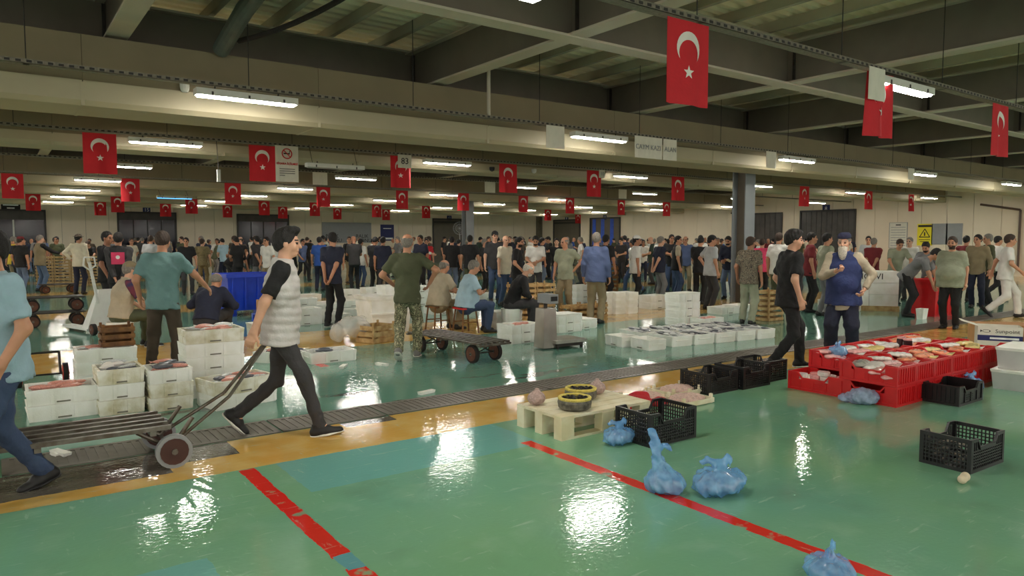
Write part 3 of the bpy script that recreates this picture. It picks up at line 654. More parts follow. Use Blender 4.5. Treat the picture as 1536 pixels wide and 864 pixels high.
    mi[inh & (ax_ > .014) & (ax_ < .050) & (L[:, 2] > .020) & (L[:, 2] < .033) & (L[:, 1] > .06)] = 1
    mi[inh & (ax_ > .018) & (ax_ < .045) & (L[:, 2] > -.006) & (L[:, 2] < .010) & (L[:, 1] > .055)] = 2
    mi[inh & (ax_ < .022) & (L[:, 2] > -.069) & (L[:, 2] < -.052) & (L[:, 1] > .078)] = 3
    if stubble: mi[inh & (mi == 0) & (L[:, 2] < -.045 - .0 * ax_) & (L[:, 1] > -.005) & (L[:, 2] > -.12)] = 1
    P['body'] = ('body', PV, PF, mi)
    # hair, beard, hat
    def plane(p, n): return (hl(*p), nrm(Rh @ V(*n)))
    hres = hr
    if hair in ('short', 'quiff', 'fringe', 'thick'):
        th = {'short': .009, 'quiff': .008, 'fringe': .005, 'thick': .012}[hair]
        cuts = [plane((0, .030, .0), (0, 1, -.72)), plane((0, 0, -.012), (0, .75, -1))]
        if hair == 'fringe': cuts.append(plane((0, 0, .062), (0, 0, 1)))
        hh = [er((0, -.019, .040), (.0755 + th, .095 + th, .086 + th), cuts=cuts, k=.01), er((0, -.035, .0), (.070 + th * .6, .080 + th * .6, .085), cuts=cuts, k=.02)]
        if hair == 'quiff': hh += [er((0, .030, .112), (.058, .070, .034), k=.03), er((0, .070, .112), (.046, .030, .026), k=.02)]
        if hair == 'thick': hh += [er((0, .01, .105), (.07, .085, .035), k=.03)]
        P['hair'] = ('hair', *field(hh, hres, fn=lambda D, X, Y, Z: D + .004 * np.sin(130 * X + 60 * Z) * np.sin(110 * Y + 40 * X)), None)
    if beard:
        if beard == 'long': bb = [er((0, .050, -.075), (.058, .056, .050), k=.03), er((0, .082, -.130), (.058, .042, .085), k=.03), er((0, .09, -.19), (.036, .028, .05), k=.03)]
        else: bb = [er((0, .036, -.070), (.056, .062, .052), k=.02)]
        for p in bb: p['cuts'] = [plane((0, .09, -.048), (0, .3, 1))]
        bb.append(cap(hl(-.026, .092, -.050), hl(.026, .092, -.050), .007, k=.008))
        P['beard'] = ('beard', *field(bb, hres, fn=lambda D, X, Y, Z: D + .003 * np.sin(120 * X + 20 * Z) * np.sin(100 * Y)), None)
    if hat:
        if hat == 'skull': q = [er((0, -.012, .072), (.090, .108, .078), cuts=[plane((0, 0, .055), (0, 0, -1)), plane((0, 0, .135), (0, 0, 1))])]
        else:
            q = [er((0, -.012, .045), (.089, .108, .096), cuts=[plane((0, 0, .05), (0, .12, -1))])]
            if hat == 'cap': q.append(cap(hl(0, .09, .052), hl(0, .145, .038), .075, .062, Rh @ V(0, 0, 1), .12, k=.01))
            if hat == 'brim': q.append(cap(hl(0, -.012, .052), hl(0, .0, .052), .165, None, Rh @ V(0, 0, 1), .06, k=.015))
        P['hat'] = ('cap', *field(q, hres), None)
    # shirt
    def torso(inf, hemd):
        o = hp - u1 * hemd
        c = [(o, -u1)]
        return [cap(hp - u1 * (hemd + .05), hp + u1 * .16, (.176 * g + inf) * (1 + .22 * fat), (.144 * g + inf) * (1 + .3 * fat), f1, .78 + .15 * fat, cuts=c, k=.05),
                ell(hp + u1 * .13 + f1 * (.02 + .085 * fat), ((.13 + .06 * fat) * g + inf, (.10 + .07 * fat) * g + inf, .15 + .03 * fat), np.stack([rx, f1, u1], 1), cuts=c, k=.06),
                cap(chest - rx * .065 + u2 * .03, chest + rx * .065 + u2 * .03, .122 * g + inf, None, f2, .86, k=.06),
                ell(chest + u2 * .09 - f2 * .02, (.155 * g + inf, .088 * g + inf, .13), np.stack([rx, f2, u2], 1), k=.05),
                cap(sh[0] + rx * .02 + u2 * .004, sh[1] - rx * .02 + u2 * .004, .058 + inf, None, k=.05), cap(chest + u2 * .1, nb + u2 * .005, .085 + inf, .058 + inf, cuts=[(nb + u2 * .024, nrm(u2 + f2 * .4))], k=.04)]
    sp = torso(.012, hem)
    for i in (0, 1):
        if sleeve == 'none': break
        ua = el[i] - sh[i]
        if sleeve == 'short':
            o = sh[i] + ua * .78; sp.append(cap(sh[i], sh[i] + ua, .066, .064 * (1 + .1 * fat), cuts=[(o, nrm(ua))], k=.045))
        else:
            sp.append(cap(sh[i], el[i], .066, .058, k=.045)); fa = wr_[i] - el[i]; sp.append(cap(el[i], wr_[i], .056, .044, cuts=[(wr_[i] - fa * .03, nrm(fa))], k=.03))
    cres = res
    P['shirt'] = ('shirt', *field(sp, cres, fn=folds(.0065 if fine else .005, seed)) , None)
    if collar: P['collar'] = ('collar', *field([cap(nb + u2 * .0, nb + u2 * .045 + f2 * .004, .074, .066, cuts=[(nb + u2 * .045, nrm(u2 + f2 * .35))])], hr), None)
    if vest:
        vp = torso(.030 if vest != 'puffer' else .036, hem + .0)
        vp[4] = cap(sh[0] + rx * .055, sh[1] - rx * .055, .078, None, k=.05)
        vp.append(cap(nb, nb + u2 * .04, .083, .076, cuts=[(nb + u2 * .05, u2)], k=.03))
        if vest == 'puffer': vf = lambda D, X, Y, Z: folds(.003, seed)(D, X, Y, Z) - .008 * np.abs(np.sin((u1[1] * Y + u1[2] * Z) * PI / .068)) + .002
        else: vf = folds(.004, seed + 1)
        P['vest'] = ('vest', *field(vp, res, fn=vf), None)
    # trousers
    wc = [(hp + u1 * tops, u1)]; tp = [cap(hips[0] + X_ * .02, hips[1] - X_ * .02, .104 * g * (1 + .12 * fat), None, f1, .92, cuts=wc, k=.04), cap(hp, hp + u1 * .12, .140 * g * (1 + .15 * fat), .130 * g * (1 + .2 * fat), f1, .74, cuts=wc, k=.05), ell(hp - f1 * .035 - Z_ * .05, (.118 * g, .082, .09), cuts=wc, k=.04)]
    for i in (0, 1):
        tp.append(cap(hips[i], kn[i], .085 * g * (1 + (loose - 1) * .4), .068 * loose, cuts=wc if ps['hip'] > .7 else (), k=.035))
        sa = an[i] - kn[i]
        if not shorts: tp.append(cap(kn[i], an[i] + nrm(sa) * .0, .064 * loose, .057 * loose, cuts=[(an[i] + nrm(sa) * .025, nrm(sa))], k=.03))
    P['trousers'] = ('trousers', *field(tp, cres, fn=folds(.0065 if fine else .005, seed + 2.)), None)
    for i in (0, 1):
        R = fR[i]; A0 = an[i]; fz = lambda x, y, z: A0 + R @ V(x, y, z)
        so = fz(0, 0, -.083); nn = R @ V(0, 0, -1)
        pr = [cap(fz(0, -.045, -.045), fz(0, .05, -.045), .046, .048, cuts=[(so, nn)], k=.02), cap(fz(0, .05, -.055), fz(0, .150, -.062), .047, .037, R @ V(0, 0, 1), .8, cuts=[(so, nn)], k=.02), cap(fz(0, -.02, -.04), fz(0, -.015, .012), .047, .050, cuts=[(fz(0, 0, .022), R @ V(0, 0, 1))], k=.02)]
        P['shoe%d' % i] = ('shoe', *field(pr, hr if fine else res * .8), None)
        pl = [cap(fz(0, -.045, -.075), fz(0, .05, -.075), .050, .050, R @ V(0, 0, 1), .22, k=.015), cap(fz(0, .05, -.075), fz(0, .153, -.073), .051, .040, R @ V(0, 0, 1), .25, k=.015)]
        if fine: P['sole%d' % i] = ('sole', *field(pl, hr), None)
    return P
PCACHE = {}
def person(x, y, view, ps, label, shirt, trousers, skin=1, hairc='black', h=1.75, shoes=None, sole=None, res=.02, group=None, key=None, vestm=None, hatm=None, beardc=None, z=0., extra=None, collarm=None, **kw):
    """x,y world; view: 0 faces away from the camera, 90 faces right in the picture, 180 faces the camera"""
    ps = POSE[ps] if isinstance(ps, str) else ps
    if key is None or key not in PCACHE:
        fig = figure(ps, res, **kw); me = {k: npmesh(v[0], v[1], v[2], [skins[1], hairm['black'], eyem, lipm] if k == 'body' else [foam], v[3]) for k, v in fig.items()}
        if key is not None: PCACHE[key] = me
    else: me = PCACHE[key]
    ang = math.atan2(y, x) - math.radians(view) - PI / 2
    t = thing('person', label, 'person', (x, y, z), ang, group); t.scale = (h / 1.75,) * 3
    b = put('body', me['body'], skins[skin], t)
    if hairc != 'black': b.material_slots[1].link = 'OBJECT'; b.material_slots[1].material = hairm[hairc]
    if 'hair' in me: put('hair', me['hair'], hairm[hairc], t)
    if 'beard' in me: put('beard', me['beard'], hairm[beardc or hairc], t)
    if 'hat' in me: put('cap', me['hat'], hatm or fabs('black'), t)
    put('shirt', me['shirt'], shirt, t); put('trousers', me['trousers'], trousers, t)
    if 'collar' in me: put('collar', me['collar'], collarm or shirt, t)
    if 'vest' in me: put('vest', me['vest'], vestm, t)
    for i in (0, 1):
        s = put('shoe', me['shoe%d' % i], shoes or shoeb, t)
        if 'sole%d' % i in me: put('sole', me['sole%d' % i], sole or whsole, s)
    return t
FC = dict(black=(30, 29, 31), navy=(34, 38, 58), grey=(122, 122, 124), white=(222, 220, 214), cream=(216, 206, 184), sage=(150, 154, 132), olive=(78, 82, 58), teal=(104, 138, 138), skyblue=(170, 198, 214), maroon=(120, 40, 46), red=(190, 40, 48), blue=(46, 84, 160), denim=(58, 74, 104), jeans=(96, 114, 142), khaki=(142, 128, 100), brown=(74, 62, 50), charcoal=(58, 56, 58), beige=(180, 168, 146), steelblue=(84, 98, 136), yellow=(218, 186, 60), pink=(222, 70, 110), paleblue=(150, 178, 192), palegrey=(178, 180, 182), darkgreen=(52, 66, 56))
def fabs(n): return fab(n, *FC[n])
camoA = camo('camo_light', [S(92, 96, 74), S(150, 146, 112), S(70, 66, 50), S(172, 166, 134)], 26)
camoB = camo('camo_shirt', [S(104, 98, 84), S(140, 130, 112), S(66, 62, 56), S(120, 108, 92)], 26)
camoC = camo('camo_brown', [S(120, 108, 80), S(150, 136, 100), S(90, 82, 56), S(134, 118, 84)], 26)
# ------------------------------------------------------------------ goods: foam boxes, crates, fish
def hollow(mb, L, W, Hh, t, tap=.012, floor_=.02, z=0.):
    """open box, walls t thick, slightly tapered"""
    o0 = [(-L/2+tap, -W/2+tap, z), (L/2-tap, -W/2+tap, z), (L/2-tap, W/2-tap, z), (-L/2+tap, W/2-tap, z)]; o1 = [(-L/2, -W/2, z+Hh), (L/2, -W/2, z+Hh), (L/2, W/2, z+Hh), (-L/2, W/2, z+Hh)]
    i1 = [(x - math.copysign(t, x), y - math.copysign(t, y), zz) for x, y, zz in o1]; i0 = [(x - math.copysign(t + tap * .5, x), y - math.copysign(t + tap * .5, y), z + floor_) for x, y, zz in o1]
    vs = o0 + o1 + i1 + i0; fs = [(3, 2, 1, 0), (12, 13, 14, 15)]
    for a in range(4):
        b = (a + 1) % 4; fs += [(a, b, 4 + b, 4 + a), (4 + a, 4 + b, 8 + b, 8 + a), (8 + a, 8 + b, 12 + b, 12 + a)]
    return mb.add(vs, fs)
FB = {}
def foam_mesh(L, W, Hh):
    k = (L, W, Hh)
    if k in FB: return FB[k]
    m = hollow(MB(), L, W, Hh, .026)
    for s in (-1, 1):                     # corner pilasters, ribs, and a lip
        for q in (-.5, -.17, .17, .5): m.box(q * (L - .05) - .014, q * (L - .05) + .014, s * (W / 2 - .004) - .008, s * (W / 2 - .004) + .004, .012, Hh - .012)
        m.box(s * (L / 2 - .002) - .006, s * (L / 2 - .002) + .004, -W * .3, W * .3, Hh * .55, Hh * .62)
    a = m.mesh('fish_box'); g = MB()
    for s in (-1, 1): g.box(-.055, .055, s * (W / 2 - .003) - .004, s * (W / 2 - .003) + .006, Hh * .12, Hh * .2)
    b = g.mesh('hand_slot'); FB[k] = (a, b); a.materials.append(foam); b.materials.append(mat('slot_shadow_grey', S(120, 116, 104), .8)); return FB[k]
def foam_box(x, y, z, L, W, Hh, rz, label, group=None, m=None):
    a, b = foam_mesh(L, W, Hh); o = put('fish_box', a, m or foam, None, (x, y, z), rz); tag(o, label, 'box', group); put('hand_slot', b, b.materials[0], o); return o
def stack(x, y, L, W, Hh, n, rz, where, m=None, z=0., group=None):
    for i in range(n):
        pos = 'single' if n == 1 else ('topmost of' if i == n - 1 else 'bottom of' if i == 0 else 'inside')
        lb = ('foam fish box ' + where) if n == 1 else 'foam box %s stack %s' % (pos, where)
        mm = m if not isinstance(m, (list, tuple)) else m[i % len(m)]
        foam_box(x + rnd.uniform(-.006, .006), y + rnd.uniform(-.006, .006), z + i * (Hh + .0015), L, W, Hh, rz + rnd.uniform(-.02, .02), lb, group or 'foam boxes ' + where, mm)
    return z + (n - 1) * (Hh + .0015)
# fish: body, tail and fins in one small mesh, eye and tail as parts of the shape
def fish_mesh():
    m = MB(); st = [(-.5, .02, .05), (-.4, .075, .11), (-.22, .10, .17), (0, .10, .18), (.22, .07, .13), (.38, .03, .06), (.42, .015, .045)]; n = 8; vs = []; fs = []
    for x, ry_, rz_ in st: vs += [(x, ry_ * math.cos(2 * PI * i / n), rz_ * math.sin(2 * PI * i / n)) for i in range(n)]
    for k in range(len(st) - 1):
        for i in range(n): fs.append((k * n + i, (k + 1) * n + i, (k + 1) * n + (i + 1) % n, k * n + (i + 1) % n))
    fs += [tuple(range(n)), tuple(range(len(st) * n - 1, (len(st) - 1) * n - 1, -1))]; m.add(vs, fs)
    m.add([(.40, .006, .03), (.40, .006, -.03), (.56, .004, -.15), (.50, .004, 0), (.56, .004, .15), (.40, -.006, .03), (.40, -.006, -.03), (.56, -.004, -.15), (.50, -.004, 0), (.56, -.004, .15)], [(0, 1, 2, 3, 4), (9, 8, 7, 6, 5), (0, 4, 9, 5), (1, 6, 7, 2), (2, 7, 8, 3), (3, 8, 9, 4)])
    m.add([(-.1, .005, .16), (.15, .005, .13), (.02, .004, .27), (-.1, -.005, .16), (.15, -.005, .13), (.02, -.004, .27)], [(0, 1, 2), (5, 4, 3), (0, 2, 5, 3), (1, 4, 5, 2)])
    return m.mesh('fish', True)
FISH = fish_mesh(); FISH.materials.append(fishm[0])
def fishes(x, y, z, L, W, n, size, cols, rz, label, group, tilt=.25, heap=.02):
    c, s = math.cos(rz), math.sin(rz)
    for i in range(n):
        a = rnd.uniform(-.5, .5) * (L - size * .9); b = rnd.uniform(-.5, .5) * (W - size * .5)
        o = put('fish', FISH, cols[i % len(cols)], None, (x + a * c - b * s, y + a * s + b * c, z + size * .085 + rnd.uniform(0, heap)), rot=(PI / 2 + rnd.uniform(-.4, .4), rnd.uniform(-tilt, tilt) * .3, rz + rnd.choice((0, PI)) + rnd.uniform(-.5, .5)), scale=size)
        tag(o, label, 'fish', group)
def ice_bed(x, y, z, L, W, rz, label):
    m = MB(); n = 8; vs = []; fs = []
    for j in range(n + 1):
        for i in range(n + 1): vs.append(((i / n - .5) * L, (j / n - .5) * W, rnd.uniform(-.008, .008)))
    fs = [(j * (n + 1) + i, j * (n + 1) + i + 1, (j + 1) * (n + 1) + i + 1, (j + 1) * (n + 1) + i) for j in range(n) for i in range(n)]
    k = len(vs); vs += [(-L / 2, -W / 2, -.03), (L / 2, -W / 2, -.03), (L / 2, W / 2, -.03), (-L / 2, W / 2, -.03)]; fs += [(k + 3, k + 2, k + 1, k)]
    tag(put('crushed_ice', m.add(vs, fs), icem, None, (x, y, z), rz), label, 'ice', None, 'stuff')
BL, BW, BH = .60, .40, .14
# left cluster by the hand cart
zt = stack(.96, 7.90, .40, .46, .145, 3, 0, 'beside the hand cart, holding pale fish', [foamd, foam, foamd])
fishes(.96, 7.90, zt + .115, .36, .40, 14, .18, [fishm[0], fishm[1], flagw], .4, 'pale fish lying in the foam box stack beside the hand cart', 'pale fish beside the hand cart', heap=.05); ice_bed(.96, 7.90, zt + .09, .34, .40, 0, 'crushed ice under the pale fish')
zt = stack(1.38, 7.78, .40, .44, .135, 3, 0, 'next to the pale fish stack, holding dark red fish', [foamd, foamd, foam])
fishes(1.38, 7.78, zt + .105, .36, .38, 11, .22, [fishm[1], fishm[2], fishm[1]], .1, 'dark red fish lying in the foam box stack', 'dark red fish', heap=.05); ice_bed(1.38, 7.78, zt + .08, .34, .38, 0, 'crushed ice under the dark red fish')
zt = stack(.50, 8.02, .58, .44, .145, 2, 0, 'right behind the man in the grey blue tee', [foam, foam])
fishes(.48, 8.02, zt + .105, .50, .36, 11, .22, [fishm[2]], .1, 'pink fish lying in the foam box behind the man in grey blue', 'pink fish', heap=.03); ice_bed(.50, 8.02, zt + .08, .52, .38, 0, 'crushed ice under the pink fish')
zt = stack(1.90, 8.18, .60, .40, .142, 5, 0, 'of five before the man in the teal tee', [foam, foam, foam, foam, foamd])
fishes(1.90, 8.18, zt + .12, .56, .36, 16, .19, [fishm[2], fishm[0], fishm[0]], .1, 'fish in the tallest foam box stack by the man in the teal tee', 'fish in the tallest stack', heap=.03); ice_bed(1.90, 8.18, zt + .10, .54, .34, 0, 'crushed ice in the tallest foam box stack')
zt = stack(1.98, 7.52, .66, .42, .14, 2, .22, 'beside the walking man in the padded vest', [foam, foamd])
fishes(1.98, 7.52, zt + .11, .60, .36, 16, .20, [fishm[2], fishm[0], fishm[1]], .22, 'pinkish fish in the foam box beside the walking man', 'fish beside the walking man', heap=.02); ice_bed(1.98, 7.52, zt + .08, .60, .36, .22, 'crushed ice in the box beside the walking man')
zt = stack(1.03, 9.50, .62, .44, .142, 3, 0, 'under the dark wooden crates', [foam, foam, foam])
fishes(.86, 9.45, zt + .12, .30, .34, 5, .18, [fishm[2], fishm[0]], .4, 'fish in the foam box under the wooden crates', 'fish under the wooden crates')
for i, (x, y) in enumerate(((3.2, 9.75), (3.72, 9.45))):
    zt = stack(x, y, .66, .44, .15, 1, -.9 if i == 0 else .0, ['with red fish on the green floor behind the walking man', 'beside the red floor line behind the walking man'][i])
    ice_bed(x, y, zt + .10, .58, .36, -.9 if i == 0 else 0, ['crushed ice around the red fish', 'crushed ice beside the red floor line'][i]); fishes(x, y, zt + .12, .56, .34, 9 if i == 0 else 3, .2, [fishm[2], fishm[1]] if i == 0 else [fishm[1]], -.9 if i == 0 else 0, ['red fish in the box behind the walking man', 'dark fish in the box beside the red floor line'][i], ['red fish behind the walking man', 'dark fish by the red line'][i])
def wood_crate(x, y, z, L, W, Hh, rz, label, group=None, m=None, n=3, open_=True):
    m = m or wood; t = thing('wooden_crate', label, 'crate', (x, y, z), rz, group); sh = Hh / n
    for i in range(n):
        for s in (-1, 1):
            put('slat', MB().box(-L / 2, L / 2, s * W / 2 - .006, s * W / 2 + .006, i * sh + .008, (i + .78) * sh), m, t)
            put('slat', MB().box(s * L / 2 - .006, s * L / 2 + .006, -W / 2 + .007, W / 2 - .007, i * sh + .008, (i + .78) * sh), m, t)
    for sx in (-1, 1):
        for sy in (-1, 1): put('corner_post', MB().box(sx * (L / 2 - .022) - .014, sx * (L / 2 - .022) + .014, sy * (W / 2 - .022) - .014, sy * (W / 2 - .022) + .014, 0, Hh + .025), m, t)
    put('base', MB().box(-L / 2 + .01, L / 2 - .01, -W / 2 + .01, W / 2 - .01, .001, .012), m, t)
    return t
for i in range(3): wood_crate(1.16, 9.52, .43 + i * .082, .34, .30, .075, 0, ['dark wooden crate, bottom of three on the foam boxes', 'dark wooden crate, middle of three on the foam boxes', 'dark wooden crate, topmost of three on the foam boxes'][i], None, woodd, 1)
# white foam boxes around the scale, fish on ice, stacks in the middle
for i, (x, y, n, L, W) in enumerate(((6.95, 9.35, 2, .62, .42), (8.38, 9.95, 2, .56, .42), (8.95, 10.15, 1, .52, .42), (7.75, 10.95, 2, .60, .42))):
    zt = stack(x, y, L, W, .15, n, 0, ['left of the grey scale, with fish on top', 'behind the grey scale', 'near the man in the blue shirt', 'in front of the sitting man in black'][i])
    if i == 0: fishes(x, y, zt + .12, .4, .3, 5, .18, [fishm[2]], 0, 'pale fish on the box left of the scale', 'fish left of the scale')
    else: tag(put('box_lid', MB().box(-L / 2, L / 2, -W / 2, W / 2, 0, .03, .008), foam, None, (x, y, zt + .151)), 'white foam lid ' + ['', 'on the two boxes behind the scale', 'on the box near the man in the blue shirt', 'on the boxes before the sitting man in black'][i], 'lid')
for i, (x, y) in enumerate(((8.02, 8.08), (8.10, 7.60))): stack(x, y, .44, .34, .16, 1, PI / 2 - .12, ['empty, beyond the other empty one on the green floor', 'empty, nearer the drain channel than the other empty one'][i])
for j in range(2):
    for i in range(5):
        x = 8.72 + i * .46 - j * .02; y = 7.72 - i * .06 + j * .62
        foam_box(x, y, 0, .60, .42, .16, PI / 2 - .12, 'open foam box of silver fish, %s row, %s from the two empty boxes' % (['front', 'rear'][j], ORD[i]), 'boxes of silver fish in a block'); ice_bed(x, y, .10, .36, .52, -.12, 'crushed ice, %s row of fish boxes, %s box from the empties' % (['front', 'rear'][j], ORD[i]))
        fishes(x, y, .135, .52, .34, 19, .18, [fishm[0], fishm[1], fishm[0]], PI / 2 - .12, 'small silver fish, %s row of fish boxes, %s box from the empties' % (['front', 'rear'][j], ORD[i]), 'silver fish, %s row, %s box' % (['front', 'rear'][j], ORD[i]), heap=.035)
zt = stack(10.98, 9.40, .62, .36, .148, 4, 0, 'of four beside the box of pink fish'); tag(put('box_lid', MB().box(-.31, .31, -.18, .18, 0, .03, .006), foam, None, (10.98, 9.40, zt + .149)), 'white foam lid on the four box stack', 'lid')
stack(11.26, 9.02, .58, .36, .15, 1, 0, 'with pink fish in front of the four box stack'); ice_bed(11.26, 9.02, .09, .5, .28, 0, 'crushed ice under pink fish by the four box stack'); fishes(11.26, 9.02, .11, .5, .28, 8, .2, [fishm[2]], 0, 'pink fish in the box before the four box stack', 'pink fish by the four box stack')
for i in range(3):
    zt = stack(11.02 + i * .30, 11.75 - i * .10, .40, .30, .15, 3, PI / 2, '%s of three short ones before the white capped man' % ['first', 'second', 'third'][i])
    tag(put('box_lid', MB().box(-.2, .2, -.15, .15, 0, .03, .006), foam, None, (11.02 + i * .30, 11.75 - i * .10, zt + .15), PI / 2), 'white foam lid on the %s of three short stacks' % ['first', 'second', 'third'][i], 'lid')
# big white bin and boxes behind the man in camouflage trousers
t = thing('white_bin', 'large white insulated bin behind the man in camouflage trousers', 'bin', (5.75, 11.9, 0)); put('body', hollow(MB(), .8, .7, .60, .05, .05), foam, t); put('lid', MB().box(-.43, .43, -.37, .37, .60, .66, .01), foam, t); put('rib', MB().box(-.42, .42, -.362, -.345, .34, .37), foam, t)
stack(5.95, 11.9, .5, .4, .17, 1, 0, 'standing on the large white insulated bin', z=.662)
stack(3.75, 12.55, .42, .36, .20, 1, 0, 'with a coiled handle left of the walking man'); tag(put('box_lid', MB().box(-.22, .22, -.19, .19, 0, .03, .005), foam, None, (3.75, 12.55, .201)), 'white lid on the box left of the walking man', 'lid')
wc = wood_crate(5.05, 10.75, 0, .50, .40, .30, .35, 'wooden crate draped with clear film on the yellow band', None, wood, 3)
P_, F_ = field([ell((0, 0, .2), (.30, .24, .16)), ell((-.28, -.05, .14), (.10, .16, .16)), ell((.05, .02, .33), (.22, .18, .05))], .025, fn=lambda D, X, Y, Z: D + .018 * np.sin(22 * X + 9 * Z) * np.sin(26 * Y + 8 * Z))
tag(put('film_wrap', npmesh('film_wrap', P_, F_, [clearbag]), clearbag, None, (4.74, 10.98, .03)), 'crumpled clear plastic film beside the wooden crate', 'film')
# blue bin, blue pallet, red bin
t = thing('blue_bin', 'large bright blue plastic bin behind the crouching men', 'bin', (4.55, 16.4, 0), .1); put('body', hollow(MB(), 1.05, .8, .78, .04, .05, z=.12), bluep, t)
put('rim', MB().box(-.56, .56, -.44, -.40, .84, .92).box(-.56, .56, .40, .44, .84, .92).box(-.56, -.52, -.40, .40, .84, .92).box(.52, .56, -.40, .40, .84, .92), bluep, t)
for i in range(4): put('rib', MB().box(-.42 + i * .28 - .02, -.42 + i * .28 + .02, -.41, -.37, .16, .84), bluep, t)
for sx in (-.4, .4): put('foot', MB().box(sx - .09, sx + .09, -.32, .32, 0, .12), bluep, t)
t = thing('red_bin', 'tall red plastic bin the bending man leans over', 'bin', (16.75, 7.25, 0), -.2); put('body', hollow(MB(), .8, .62, .78, .03, .04), redp, t)
put('rim', MB().box(-.42, .42, -.34, -.31, .74, .80).box(-.42, .42, .31, .34, .74, .80).box(-.42, -.39, -.31, .31, .74, .80).box(.39, .42, -.31, .31, .74, .80), redp, t)
for i in range(3): put('rib', MB().box(-.25 + i * .25 - .02, -.25 + i * .25 + .02, -.325, -.30, .04, .73), redp, t)
tag(put('white_tub', hollow(MB(), .22, .16, .22, .012, .02), foam, None, (15.75, 7.05, 0)), 'small white tub in front of the red bin', 'tub')
def pallet(x, y, rz, L, W, Hh, m, label, group=None, boards=5):
    t = thing('pallet', label, 'pallet', (x, y, 0), rz, group)
    for i in range(boards): put('top_board', MB().box(-L / 2, L / 2, -W / 2 + i * W / boards + .003, -W / 2 + (i + 1) * W / boards - .003, Hh - .022, Hh), m, t)
    for yy in (-1, 0, 1):
        put('bottom_board', MB().box(-L / 2, L / 2, yy * (W / 2 - .05) - .05, yy * (W / 2 - .05) + .05, 0, .02), m, t)
        for xx in (-1, 0, 1): put('block', MB().box(xx * (L / 2 - .07) - .07, xx * (L / 2 - .07) + .07, yy * (W / 2 - .05) - .05, yy * (W / 2 - .05) + .05, .021, Hh - .023), m, t)
    return t
pallet(4.72, 14.6, 0, .9, .7, .16, bluep, 'blue plastic pallet under the brown carton'); tag(put('carton', MB().box(-.32, .32, -.25, .25, 0, .28), card, None, (4.66, 14.6, .162)), 'brown carton on the blue pallet', 'carton')
# ---- near pallet with mussel baskets
pallet(4.30, 4.80, 0, 1.06, .62, .20, palew, 'pale wooden pallet on the yellow edge carrying mussel baskets')
musm = mat('mussel_shell', S(40, 36, 38), .25, .3, 20); netm = mat('basket_net', S(214, 196, 96), .6, .1, 20); cr = mat('clam_net', S(178, 152, 146), .6, .2, 50, .6, 60)
mus = MB(); mus.add([(-.5, 0, 0), (-.2, .22, .05), (.3, .26, .06), (.5, 0, 0), (.3, -.26, .06), (-.2, -.22, .05), (0, 0, .22), (0, 0, -.16)], [(0, 1, 6), (1, 2, 6), (2, 3, 6), (3, 4, 6), (4, 5, 6), (5, 0, 6), (1, 0, 7), (2, 1, 7), (3, 2, 7), (4, 3, 7), (5, 4, 7), (0, 5, 7)]); musme = mus.mesh('mussel', True); musme.materials.append(musm)
for j, (x, y) in enumerate(((4.06, 4.66), (4.36, 4.92))):
    t = thing('mussel_basket', ['yellow rimmed basket of mussels at the pallet corner', 'yellow rimmed basket of mussels farther from the pallet corner'][j], 'basket', (x, y, .2015), .3); t.scale = (1.15, 1.15, 1.1)
    put('side', MB().lathe([(.10, 0), (.125, .02), (.13, .06), (.124, .085), (.11, .085), (.11, .03)], 20), mat('basket_band', S(96, 92, 82), .5, .5, 30), t)
    ri = MB()
    for i in range(20):
        a, b = 2 * PI * i / 20, 2 * PI * (i + 1) / 20; ri.tube((.115 * math.cos(a), .115 * math.sin(a), .09), (.115 * math.cos(b), .115 * math.sin(b), .09), .014, 6)
    put('rim', ri, netm, t)
    put('fill', MB().lathe([(.105, .03), (.11, .07), (.06, .08)], 16), musm, t)
    for i in range(22):
        a = rnd.uniform(0, 2 * PI); r = .098 * math.sqrt(rnd.random())
        tag(put('mussel', musme, musm, None, (x + r * math.cos(a), y + r * math.sin(a), .2015 + .088 + rnd.uniform(0, .022)), rot=(rnd.uniform(-.5, .5), rnd.uniform(-.4, .4), rnd.uniform(0, 6)), scale=.055), ['dark mussel in the basket at the pallet corner', 'dark mussel in the basket farther from the corner'][j], 'mussel', 'mussels in basket %s' % ['at the corner', 'farther in'][j])
for j, (x, y) in enumerate(((3.88, 4.97), (4.62, 4.98))):
    P_, F_ = field([ell((0, 0, .055), (.085, .075, .062)), cap((0, 0, .10), (.02, .02, .125), .016)], .008, fn=lambda D, X, Y, Z: D + .004 * np.sin(150 * X) * np.sin(150 * Y) * np.sin(150 * Z))
    tag(put('clam_net', npmesh('clam_net', P_, F_, [cr]), cr, None, (x, y, .2015 + .008)), ['pinkish net of clams on the near left end of the pallet', 'pinkish net of clams beside the farther mussel basket'][j], 'net bag')
P_, F_ = field([ell((0, 0, .05), (.20, .13, .07)), ell((.1, .02, .09), (.10, .08, .06)), ell((.28, -.06, .03), (.14, .1, .04)), ell((-.12, 0, .03), (.1, .1, .05))], .012, fn=lambda D, X, Y, Z: np.maximum(D + .012 * np.sin(30 * X + 20 * Y) * np.sin(40 * Y + 20 * Z), -Z))
tag(put('red_sack', npmesh('red_sack', P_, F_, [fabs('red')]), fabs('red'), None, (5.12, 4.98, .003)), 'crumpled red sack behind the black crate', 'sack')
shrimp = mat('shrimp_pink', S(226, 190, 178), .4, .12, 60, .8, 90)
